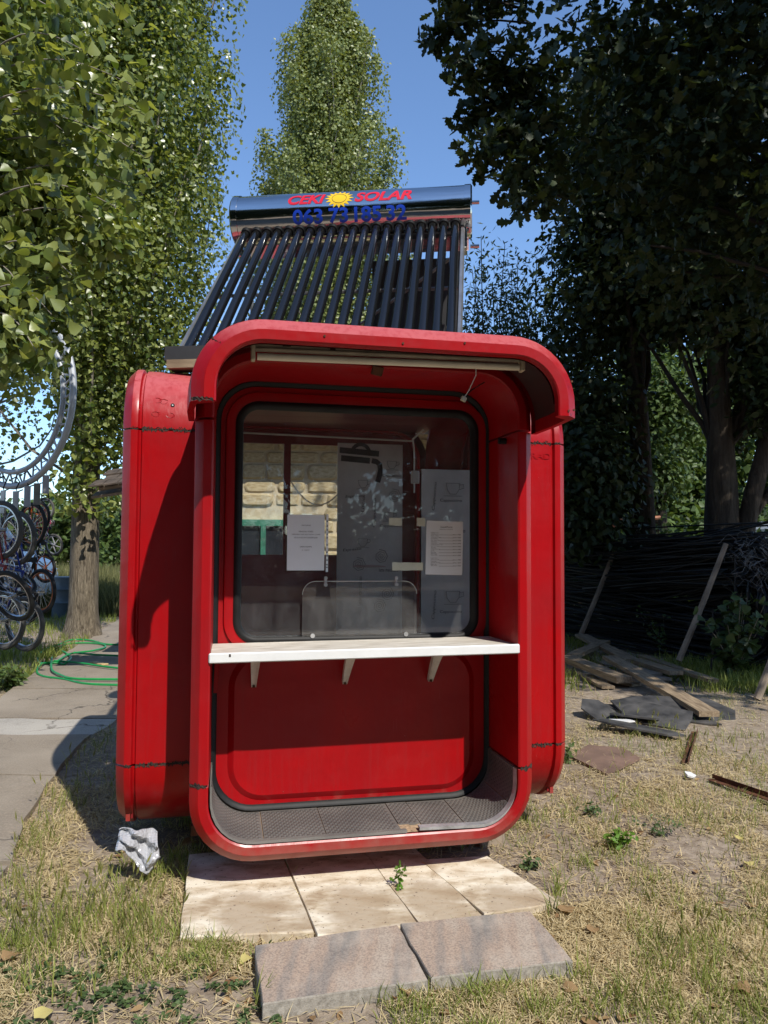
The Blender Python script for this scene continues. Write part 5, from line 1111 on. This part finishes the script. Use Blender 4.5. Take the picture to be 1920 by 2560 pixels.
# ------------------------------------------------------------------ timber pile, poles, roofing scraps
def plank(u0, v0, u1, v1, wd, th, z, lab, mat='wood', dz=0, bent=0):
    a = gnd(u0, v0, z); b = gnd(u1, v1, z); d_ = b - a; L_ = d_.length; t = MB(); rows = []
    for i in range(7):
        x = L_ * i / 6; e = .006 * math.sin(i * 2.1 + u0); bz = bent * math.sin(math.pi * i / 6) + dz * (1 - i / 6)
        rows.append([(x, -wd / 2 + e, bz), (x, wd / 2 + e, bz), (x, wd / 2 + e, bz + th), (x, -wd / 2 + e, bz + th)])
    t.grid(rows, closed_v=True); t.f += [(0, 1, 2, 3), (27, 26, 25, 24)]
    o = t.build('plank', mat, None, loc=(a.x, a.y, z)); o.rotation_euler = (0, 0, math.atan2(d_.y, d_.x)); tag(o, lab, 'plank', 'timber pile by the pipes'); return o
plank(1525, 1668, 1775, 1792, .19, .05, .06, 'longest pale plank slanting out of the pile towards the grass', dz=.10)
plank(1452, 1608, 1580, 1656, .20, .045, .10, 'broad plank on top of the pile at its back', dz=.10)
plank(1585, 1655, 1690, 1688, .18, .05, .09, 'short plank lying behind the longest one')
plank(1605, 1645, 1785, 1708, .12, .045, .08, 'long thin plank at the back of the pile along the pipes')
plank(1415, 1662, 1560, 1708, .20, .07, .07, 'thick rough plank reaching from behind the kiosk', dz=.06)
plank(1465, 1692, 1520, 1722, .15, .03, .02, 'small board on the bare soil in front of the thick plank')
plank(1530, 1704, 1592, 1716, .16, .03, .02, 'short flat board under the tip of the thick plank')
plank(1430, 1645, 1512, 1608, .16, .05, .16, 'short beam lying across the back planks beside the kiosk')
plank(1470, 1640, 1528, 1668, .14, .03, .04, 'thin grey board inside the pile', 'wood_pole')
plank(1600, 1680, 1660, 1702, .22, .03, .03, 'wide dark board below the short plank', 'wood_pole')
plank(1560, 1665, 1640, 1690, .16, .03, .06, 'buried board in the middle of the pile', 'wood_pole')
def pole(a, b, r_, lab):
    o = MB().tube([Vector((0, 0, 0)), (Vector(b) - Vector(a)) * .5 + Vector((.01, 0, 0)), Vector(b) - Vector(a)], [r_, r_ * .95, r_ * .85], 8).build('wooden_pole', 'wood_pole', None, True, loc=a); tag(o, lab, 'pole', 'poles leaning on the pipes')
a = gnd(1450, 1590); a = gnd(1450, 1592); q0 = at(1450, 1592, 12.2); b = at(1537, 1375, 12.4); pole((q0.x, q0.y, max(0, q0.z)), b, .042, 'grey pole leaning on the black pipes, nearest the kiosk')
q0 = at(1697, 1652, 9.7); b = at(1815, 1360, 9.9); pole((q0.x, q0.y, max(0, q0.z)), b, .040, 'long grey pole leaning on the black pipes in the middle')
a = gnd(1893, 1748); b = at(1960, 1560, a.y + .1); M['pale_pole'] = M['wood']; pole((a.x, a.y, 0), b, .045, 'pale pole standing at the right picture edge')
random.seed(77)
sh = [((1700, 1790), .62, .50, 10, 'large black roofing sheet lying flat under the broken ones'), ((1590, 1800), .30, .26, -8, 'broken black sheet with a pale edge at the front of the scraps'), ((1635, 1805), .40, .24, 14, 'tilted black sheet with a ridged surface in the middle of the scraps'), ((1555, 1785), .22, .09, 4, 'short black roll of roofing at the back of the scraps'), ((1680, 1800), .48, .07, 6, 'narrow black strip lying across the large sheet'), ((1500, 1790), .18, .22, 20, 'small dark slab nearest the kiosk among the scraps'), ((1570, 1760), .22, .06, 5, 'thin grey splinter behind the roofing scraps'), ((1600, 1835), .40, .16, -4, 'dusty black sheet half buried in grass before the scraps')]
for k, ((u, v), lx, ly, tilt, lab) in enumerate(sh):
    c = gnd(u, v); n_ = 7; poly = [(lx * math.copysign(abs(math.cos(t)) ** .7, math.cos(t)) * random.uniform(.75, 1.05), ly * math.copysign(abs(math.sin(t)) ** .7, math.sin(t)) * random.uniform(.75, 1.1)) for t in [2 * math.pi * i / n_ + random.uniform(-.15, .15) for i in range(n_)]]
    o = MB().prism(poly, 0, .014).build('roofing_sheet', 'sheet', None, loc=(c.x, c.y, 0.008 + .012 * (k % 4) + .35 * ly * abs(math.sin(R(tilt))))); o.rotation_euler = (R(tilt), R(random.uniform(-5, 5)), R(random.uniform(-35, 35))); tag(o, lab, 'roofing sheet', 'black roofing scraps on the grass')
c = gnd(1545, 1812); o = MB().prism([(-.16, -.05), (-.02, -.08), (.15, -.02), (.12, .05), (-.1, .06)], 0, .01).build('paper_scrap', 'white_paint', None, loc=(c.x, c.y, .03)); tag(o, 'white scrap sticking out below the roofing sheets', 'scrap')
c = gnd(1725, 1950); o = MB().prism([(-.05, -.02), (.0, -.035), (.05, -.01), (.035, .03), (-.03, .035)], 0, .012).build('paper_scrap', 'white_paint', None, loc=(c.x, c.y, .03)); o.rotation_euler = (.3, .2, .5); tag(o, 'small white paper scrap alone in the dry grass', 'scrap')
# rusty plate and iron strips on the ground
M['plate'] = simple('dusty_brown_plate', (.17, .105, .075), .85, var=.3, scale=4, b=.3)
cs = [gnd(1425, 1900), gnd(1515, 1945), gnd(1600, 1905), gnd(1560, 1880), gnd(1470, 1872)]; c = sum(cs, Vector()) / 5; o = MB().prism([(p.x - c.x, p.y - c.y) for p in cs], 0, .02).build('metal_plate', 'plate', None, loc=(c.x, c.y, .012)); tag(o, 'flat dusty brown plate lying on the ground right of the kiosk', 'plate')
for (p0, p1, lab) in (((1737, 1835), (1712, 1915), 'rusty iron strip lying in the grass before the roofing scraps'), ((1775, 1955), (1935, 2010), 'dark angle iron in the grass at the right picture edge')):
    a = gnd(*p0); b = gnd(*p1); d_ = b - a; mb = MB(); mb.box((0, 0, .018), (d_.length, .05, .005)); mb.box((0, .023, .035), (d_.length, .004, .035)); m_ = (a + b) / 2
    o = mb.build('iron_strip', 'rust', None, loc=(m_.x, m_.y, .0)); o.rotation_euler = (0, 0, math.atan2(d_.y, d_.x)); tag(o, lab, 'iron strip')
# ------------------------------------------------------------------ black pipes
random.seed(101); mb = MB(); E0 = Vector((2.3, 15.2, 0)); E1 = Vector((5.35, 9.9, 0)); dirv = (E1 - E0).normalized(); LL = (E1 - E0).length; nv = Vector((dirv.y, -dirv.x, 0))
if nv.y > 0: nv = -nv
for i in range(150):
    z0 = 1.90 * random.random() ** .85 + .05; off = random.uniform(-.35, .25); sag = random.uniform(.05, .45) * min(1, z0); ph = random.uniform(0, 6); s0 = random.uniform(-.5, .3); s1 = LL + random.uniform(-1.6, .9); tl = random.uniform(-.22, .22); pts = []
    for q in range(15): t = q / 14; s_ = lerp(s0, s1, t); p = E0 + dirv * s_ + nv * (off + .06 * math.sin(t * 5 + ph)); p.z = max(.03, z0 - sag * math.sin(math.pi * t) + tl * (t - .5) + .05 * math.sin(t * 9 + ph)); pts.append(p)
    mb.tube(pts, random.choice((.013, .016, .018)), 6, cap=False)
for i in range(115):
    ctr = LL - random.uniform(.35, 1.0); zc = random.uniform(.75, 1.05); ry = random.uniform(.25, .95); rx = ry * random.uniform(.6, .95); ext = random.uniform(.6, 3.2); off = random.uniform(-.45, .35); pts = []
    ry = min(ry, zc - .03)
    for q in range(17):
        a = lerp(-math.pi / 2, math.pi / 2, q / 16); p = E0 + dirv * (ctr + rx * math.cos(a)) + nv * (off + .05 * math.sin(q)); p.z = zc + ry * math.sin(a); pts.append(p)
    lo = E0 + dirv * (ctr - ext) + nv * off; lo.z = max(.03, zc - ry + random.uniform(-.1, .25)); hi = E0 + dirv * (ctr - ext) + nv * off; hi.z = zc + ry + random.uniform(-.35, .05)
    mb.tube(spl([lo] + pts[::2] + [hi], 3), random.choice((.013, .016)), 6, cap=False)
o = mb.build('pipe_tangle', 'pipe', None, True); tag(o, 'huge tangle of sagging black plastic pipes behind the timber', 'pipes', kind='stuff')
mb = MB(); random.seed(5); pc = at(1895, 1385, 9.6)
for i in range(46):
    p = pc + Vector((random.uniform(-.32, .5), random.uniform(-.2, .2), random.uniform(-.3, .25))); pts = [p]
    for q in range(9): p = p + Vector((random.uniform(-.09, .09), random.uniform(-.05, .05), random.uniform(-.09, .08))); pts.append(p)
    mb.tube(pts, .0022, 3, cap=False)
o = mb.build('wire_netting', 'net'); tag(o, 'crumpled bundle of thin wire netting on the pipes at the right edge', 'netting', kind='stuff')
for k, (u0, v0, u1, v1) in enumerate(((1838, 1385, 1830, 1615), (1782, 1525, 1775, 1700))):
    a = at(u0, v0, 10.1 - .3 * k); b = at(u1, v1, 10.0 - .3 * k); o = MB().tube([Vector((0, 0, 0)), (b - a) * .5 + Vector((.02, 0, 0)), b - a], .014, 8).build('hanging_pipe', 'pipe', None, True, loc=a); tag(o, ['single grey black pipe end hanging straight down beside the netting', 'short black pipe end hanging down right of the middle pole'][k], 'pipe')
# ------------------------------------------------------------------ plants
def plant(name, label, c, n_, rad, h_, size, kind, mat, seed, stems=8, up=.5):
    global rng; rng = np.random.default_rng(seed); random.seed(seed); t = empty(name, c); tag(t, label, 'plant'); mb = MB(); C = []
    for i in range(stems):
        a = random.uniform(0, 6.28); r_ = rad * random.uniform(.3, 1); hh = h_ * random.uniform(.6, 1); pts = [(r_ * math.cos(a) * q ** 1.3, r_ * math.sin(a) * q ** 1.3, hh * q) for q in (0, .3, .6, 1)]; mb.tube(pts, [size * .045] * 3 + [size * .02], 5, cap=False)
        T = rng.random(n_ // stems) * .85 + .15; P = np.stack([np.interp(T, (0, .3, .6, 1), [p[k] for p in pts]) for k in range(3)], 1); C.append(P + rng.normal(size=P.shape) * size * .5)
    mb.build('stems', 'twig', t)['kind'] = 'stuff'; leaves('leaves', np.concatenate(C), size, kind, mat, t, up, .4)['kind'] = 'stuff'; return t
c = gnd(1880, 1725); plant('leafy_shrub', 'leafy green shrub with heart-shaped leaves at the right edge by the pipes', (c.x + .15, c.y + .7, 0), 420, .55, 1.1, .105, 'poplar', 'shrub', 1, 14, .6)
c = gnd(1665, 1640); plant('locust_seedling', 'small feathery seedling at the foot of the middle pole', (c.x, c.y, 0), 260, .45, .75, .07, 'blob', 'shrub', 2, 9)
c = gnd(1630, 1600); plant('locust_seedling', 'dim feathery seedling growing among the black pipes', (c.x - .3, c.y - 1.0, 0), 320, .6, 1.3, .08, 'blob', 'shrub', 3, 10)
c = gnd(1545, 2120); plant('bright_weed', 'bright green lobed weed alone in the dry grass right of the kiosk', (c.x, c.y, 0), 120, .075, .085, .035, 'oak', 'bright_weed', 4, 12, .7)
c = gnd(998, 2215, .04); plant('bright_weed', 'thin bright green weed sprouting from a slab joint', (c.x, c.y, .03), 26, .03, .12, .03, 'oak', 'bright_weed', 5, 2, .4)
c = gnd(1325, 2175); plant('bright_weed', 'tiny green weed at the corner of the rightmost slab', (c.x, c.y, 0), 50, .06, .07, .03, 'blob', 'weed', 6, 6, .6)
c = gnd(1478, 2040); plant('dark_weed', 'grey green weed in the dry grass beyond the bright one', (c.x, c.y, 0), 90, .09, .08, .022, 'blob', 'weed', 7, 12, .6)
c = gnd(1650, 2090); plant('dark_weed', 'sparse grey green weed in the middle of the right lawn', (c.x, c.y, 0), 100, .20, .10, .022, 'blob', 'weed', 8, 14, .6)
c = gnd(30, 1730); plant('verge_weed', 'bright leafy weed on the verge at the left picture edge', (c.x - .1, c.y + .2, 0), 300, .30, .26, .06, 'blob', 'mid_leaf', 9, 14, .6)
c = gnd(1425, 1900); plant('verge_weed', 'leafy weed against the right foot of the kiosk', (c.x - .05, c.y - .1, 0), 90, .12, .16, .04, 'blob', 'mid_leaf', 10, 8, .6)

# ------------------------------------------------------------------ grass, straw, litter
slabs = [o for o in bpy.data.objects if o.name.startswith(('travertine_slab', 'paver_block'))]
polys = []
for o in slabs:
    n_ = (len(o.data.vertices)) // 3; polys.append(np.array([(o.location.x + v.co.x, o.location.y + v.co.y) for v in list(o.data.vertices)[n_:2 * n_]]))
PRn, PLn = np.array(PR), np.array(PL)
def inpoly(x, y, P):
    r_ = np.zeros(len(x), bool); j = len(P) - 1
    for i in range(len(P)):
        xi, yi = P[i]; xj, yj = P[j]; c = ((yi > y) != (yj > y)) & (x < (xj - xi) * (y - yi) / (yj - yi + 1e-12) + xi); r_ ^= c; j = i
    return r_
def free(x, y, path_ok=False, m=.0):
    k = np.zeros(len(x), bool)
    for P in polys: k |= inpoly(x, y, P)
    if not path_ok: k |= (x > np.interp(y, PLn[:, 1], PLn[:, 0])) & (x < np.interp(y, PRn[:, 1], PRn[:, 0])) & (y < 19)
    return ~k
def scatter(n, x0, x1, y0, y1, dens, seed, path_ok=False):   # even in the view, so that near ground gets the most blades
    g = np.random.default_rng(seed); y = 1 / (1 / y0 - g.random(n) * (1 / y0 - 1 / y1)); x = (g.random(n) - .5) * 1.18 * y
    k = (x > x0) & (x < x1); x = x[k]; y = y[k]; k = (g.random(len(x)) < dens(x, y)) & free(x, y, path_ok); return x[k], y[k]
def blades(name, x, y, h, w_, lean, mat, label, seed, segs=2, curl=.5, z0=None):
    g = np.random.default_rng(seed); n = len(x); h = h * (.55 + .9 * g.random(n)); a = g.random(n) * 6.283; dx, dy = np.cos(a), np.sin(a); ln = lean * (.3 + 1.2 * g.random(n))
    b = g.random(n) * 6.283; sx, sy = np.cos(b) * w_ / 2, np.sin(b) * w_ / 2; base = gz(x, y) if z0 is None else z0; V = []
    for i in range(segs):
        t = i / segs; k = 1 - t * .5; ox = dx * ln * h * t ** (1 + curl); oy = dy * ln * h * t ** (1 + curl); zz = base + h * t * (1 - .25 * ln * t)
        V += [np.stack([x + ox - sx * k, y + oy - sy * k, zz], 1), np.stack([x + ox + sx * k, y + oy + sy * k, zz], 1)]
    V.append(np.stack([x + dx * ln * h, y + dy * ln * h, base + h * (1 - .25 * ln)], 1)); m_ = len(V); V = np.stack(V, 1).reshape(-1, 3); F = []
    for i in range(segs - 1): F += [(2 * i, 2 * i + 1, 2 * i + 3), (2 * i, 2 * i + 3, 2 * i + 2)]
    F.append((2 * segs - 2, 2 * segs - 1, 2 * segs)); F = np.array(F)[None] + (np.arange(n) * m_)[:, None, None]
    o = fastmesh(name, V, F.reshape(-1, 3), mat); tag(o, label, 'grass', kind='stuff'); return o
def zone_bare(x, y):   # trodden soil at the bottom left and patches elsewhere
    b = np.clip(1 - np.hypot((x + .62) / .85, (y - 2.60) / .36), 0, 1) * 3.5
    b += np.clip(1 - np.hypot((x - .75) / .4, (y - 2.55) / .2), 0, 1) * 1.5 + np.clip(1 - np.hypot((x - 1.75) / .5, (y - 4.1) / .5), 0, 1)
    b += np.clip(1 - np.hypot((x - 2.9) / 1.0, (y - 9.1) / 1.3), 0, 1) * 2
    return np.clip(b, 0, 1)
tuft = lambda x, y: np.clip((vnoise(x, y, 2.6, 11) - .42) * 3.2, 0, 1) * np.clip((vnoise(x, y, 9, 12) - .25) * 2.2, 0, 1)
dens_straw = lambda x, y: (.12 + .88 * np.clip((vnoise(x, y, 1.6, 13) * .6 + vnoise(x, y, 5, 14) * .5 - .38) * 2.6, 0, 1)) * (1 - .92 * zone_bare(x, y))
x, y = scatter(215000, -5, 6, 2.3, 9.5, dens_straw, 1)
g_ = np.random.default_rng(2)
# flat lying straw
n = len(x); a = g_.random(n) * 6.283; L_ = (.03 + .07 * g_.random(n) ** 2) ; w_ = .0016 + .0022 * g_.random(n) + .0004 * y; zb = gz(x, y) + .003 + .022 * g_.random(n) ** 2; tz = (g_.random(n) - .5) * .35
d_ = np.stack([np.cos(a), np.sin(a), tz], 1) * L_[:, None] / 2; s_ = np.stack([-np.sin(a), np.cos(a), 0 * a], 1) * w_[:, None] / 2; c_ = np.stack([x, y, zb], 1); bow = np.stack([0 * a, 0 * a, .006 * g_.random(n)], 1)
V = np.stack([c_ - d_ - s_, c_ - d_ + s_, c_ + bow - s_, c_ + bow + s_, c_ + d_], 1).reshape(-1, 3); F = np.array([(0, 1, 3), (0, 3, 2), (2, 3, 4)])[None] + (np.arange(n) * 5)[:, None, None]
tag(fastmesh('straw_litter', V, F.reshape(-1, 3), 'straw'), 'dry straw litter lying all over the ground', 'straw', kind='stuff')
x, y = scatter(70000, -5, 6, 2.3, 10, lambda x, y: dens_straw(x, y) * .8, 3); blades('dry_grass', x, y, .055, .0042, .9, 'straw', 'short dry standing grass between the straw', 4)
x, y = scatter(120000, -5, 6, 2.35, 10, lambda x, y: tuft(x, y) * (1 - zone_bare(x, y)) * np.where(x > 0, .55, .75), 5); blades('green_grass', x, y, .068, .0042, .55, 'green_grass', 'green grass tufts growing through the straw', 6, 3)
# wild barley stands: left of the slabs and along the path edge
def barley_d(x, y):
    kl = np.array([KL((a_, b_)) for a_, b_ in zip(x, y)]) if len(x) < 1 else None
    e = np.clip(1 - np.hypot((x + 1.25) / .62, (y - 3.2) / .50), 0, 1) * 1.6; pr = np.interp(y, PRn[:, 1], PRn[:, 0]); e += np.clip(1 - np.abs(x - pr - .12) / .16, 0, 1) * .6 * (y < 6.2)
    e += np.clip(1 - np.hypot((x - 2.3) / 1.3, (y - 6.3) / 1.3), 0, 1) * .45 + np.clip(1 - np.hypot((x - 1.25) / .35, (y - 3.0) / .4), 0, 1) * .3; return np.clip(e, 0, 1)
x, y = scatter(30000, -4.5, 5, 2.35, 8.5, lambda x, y: barley_d(x, y) * np.clip(vnoise(x, y, 7, 21) * 1.6 - .2, 0, 1), 7); blades('barley_leaves', x, y, .115, .0050, .40, 'green_grass', 'taller green barley grass left of the slabs and on the verge', 8, 3)
x, y = x[::5], y[::5]; g_ = np.random.default_rng(9); n = len(x); hh = .10 + .09 * g_.random(n); lx, ly = (g_.random(n) - .5) * .06, (g_.random(n) - .5) * .06; P0 = np.stack([x, y, gz(x, y)], 1); P1 = P0 + np.stack([lx, ly, hh], 1); dr = unit(np.stack([lx * 2.5, ly * 2.5, hh], 1)); V = []; F = []; sd1 = unit(np.cross(dr, np.array([.3, 1, .1]))); sd2 = np.cross(dr, sd1); sw = .0011
V = [P0 - sd1 * sw, P0 + sd1 * sw, P1]; F = [(0, 1, 2)]
for sd_ in (sd1, sd2):
    k = len(V); V += [P1, P1 + dr * .022 + sd_ * .0055, P1 + dr * .055, P1 + dr * .022 - sd_ * .0055]; F += [(k, k + 1, k + 2), (k, k + 2, k + 3)]
    for q in (.012, .026, .04):
        for sg in (-1, 1): k = len(V); b0 = P1 + dr * q; V += [b0, b0 + dr * .003, b0 + dr * .032 + sd_ * sg * .012]; F.append((k, k + 1, k + 2))
m_ = len(V); V = np.stack(V, 1).reshape(-1, 3); F = np.array(F)[None] + (np.arange(n) * m_)[:, None, None]
tag(fastmesh('barley_ears', V, F.reshape(-1, 3), 'barley'), 'bristly wild barley ears above the grass', 'grass', kind='stuff')
# shaded green grass under the trees, tall grass at the field
x, y = scatter(70000, -9, 7, 8.5, 19, lambda x, y: np.clip(vnoise(x, y, 1.3, 31) * 1.8 - .35, 0, 1) * (1 - zone_bare(x, y)), 11); blades('shade_grass', x, y, .15, .012, .5, 'green_grass', 'loose green grass under the trees beyond the kiosk', 12)
x, y = scatter(60000, -26, -4.5, 17, 46, lambda x, y: np.ones_like(x), 13); blades('field_grass', x, y, .62, .035, .25, 'wheat', 'tall pale green field grass beyond the trunk', 14, z0=-.02)
# creeping knotweed on the trodden soil at the bottom left
rng = np.random.default_rng(71); random.seed(71); C = []; st_ = MB()
for k in range(60):
    u = random.choice((random.uniform(-30, 330), random.uniform(0, 720))); v = random.uniform(2395, 2590); p0 = gnd(u, v); a = random.uniform(0, 6.28); pts = []; L_ = random.uniform(.05, .15)
    for q in range(6): t = q / 5; pts.append(Vector((p0.x + L_ * t * math.cos(a + t * .6), p0.y + L_ * t * math.sin(a + t * .6), float(gz(p0.x, p0.y)) + .006 + .02 * t)))
    st_.tube(pts, .0012, 4, cap=False); T = rng.random(26); C.append(np.stack([np.interp(T, np.linspace(0, 1, 6), [p[i] for p in pts]) for i in range(3)], 1) + rng.normal(size=(26, 3)) * np.array([.007, .007, .004]))
C = np.concatenate(C); C = C[free(C[:, 0], C[:, 1])]
kn = empty('knotweed', (0, 0, 0)); bpy.data.objects.remove(kn); kw_ = leaves('knotweed', C, .020, 'rhomb', 'weed', None, .7, .1); tag(kw_, 'creeping grey green knotweed on the bare soil at the bottom left', 'weeds', kind='stuff'); tag(st_.build('knotweed_stems', 'weed'), 'thin creeping weed stems on the bare soil', 'weeds', kind='stuff')
# fallen leaves: many small ones as litter, the few big ones singly
x, y = scatter(2200, -4, 5, 2.35, 8, lambda x, y: .12 + .6 * (np.hypot((x - 1.0) / .3, (y - 3.1) / .3) < 1) + .35 * (np.hypot((x - .3) / .6, (y - 2.66) / .10) < 1) + .6 * (np.hypot((x + .55) / .14, (y - 2.95) / .16) < 1), 15)
rng = np.random.default_rng(16); tag(leaves('leaf_litter', np.stack([x, y, gz(x, y) + .012], 1), .042, 'blob', 'dead_leaf', None, .82, 0), 'brown leaf litter scattered on the ground', 'leaves', kind='stuff')
for k, (u, v, s_, mt, lab) in enumerate(((612, 2415, .055, 'yellow_leaf', 'crumpled yellow leaf beside the left paver block'), (115, 2545, .07, 'yellow_leaf', 'pale green fallen leaf at the bottom left corner'), (30, 2400, .07, 'dead_leaf', 'brown leaf at the left picture edge on the soil'), (1485, 2338, .055, 'dead_leaf', 'tan pointed leaf right of the paver step'), (1430, 2490, .06, 'dead_leaf', 'pale brown leaf on the soil below the paver step'), (1415, 2290, .075, 'dead_leaf', 'curled brown leaf by the corner of the right paver'), (1850, 2100, .05, 'yellow_leaf', 'pale yellow leaf in the grass near the right edge'), (1870, 2165, .05, 'yellow_leaf', 'yellow leaf lower down at the right edge'), (1850, 2480, .07, 'dead_leaf', 'big brown leaf at the bottom right corner'), (470, 2120, .09, 'dead_leaf', 'large brown leaf in the shade under the kiosk collar'), (1010, 2500, .07, 'dead_leaf', 'pale dry leaf in front of the left paver'), (725, 2012, .05, 'dead_leaf', 'small dry leaf under the kiosk'))):
    c = gnd(u, v); rng = np.random.default_rng(200 + k); P, F = leaf_shape('poplar'); P = P.copy(); P[:, 2] = .25 * np.abs(P[:, 0]) + .15 * np.sin(P[:, 1] * 4) + .2 * rng.random(len(P)); P[:, 1] -= .5; an = rng.random() * 6.28
    V = np.stack([P[:, 0] * math.cos(an) - P[:, 1] * math.sin(an), P[:, 0] * math.sin(an) + P[:, 1] * math.cos(an), P[:, 2]], 1) * s_; o = fastmesh('fallen_leaf', V, F, mt); o.location = (c.x, c.y, float(gz(c.x, c.y)) + .02); tag(o, lab, 'leaf', 'fallen leaves on the ground')

# single taller tufts along the slab and paver edges
rng = np.random.default_rng(91); X = []; Yc = []
for (u, v, n2, r_) in ((1165, 2475, 26, .035), (1232, 2465, 16, .03), (1330, 2450, 20, .04), (1385, 2430, 16, .03), (1385, 2285, 26, .05), (1395, 2240, 20, .04), (560, 2330, 30, .06), (620, 2345, 22, .04), (970, 2500, 12, .03), (1060, 2485, 10, .03), (465, 2290, 30, .05), (470, 2200, 24, .05), (735, 2215, 9, .02), (650, 2510, 24, .05), (700, 2500, 14, .04), (1450, 2450, 20, .05), (1560, 2500, 24, .05), (1660, 2430, 22, .05), (1200, 2530, 18, .05), (1340, 2545, 20, .05), (430, 2150, 20, .05), (380, 2190, 22, .06), (300, 2230, 24, .07)):
    c = gnd(u, v); X.append(c.x + rng.normal(size=n2) * r_ * .5); Yc.append(c.y + rng.normal(size=n2) * r_ * .35)
X = np.concatenate(X); Yc = np.concatenate(Yc); k = free(X, Yc); X, Yc = X[k], Yc[k]
blades('edge_tufts', X, Yc, .11, .0048, .55, 'green_grass', 'taller grass tufts along the slab and paver edges', 92, 3)
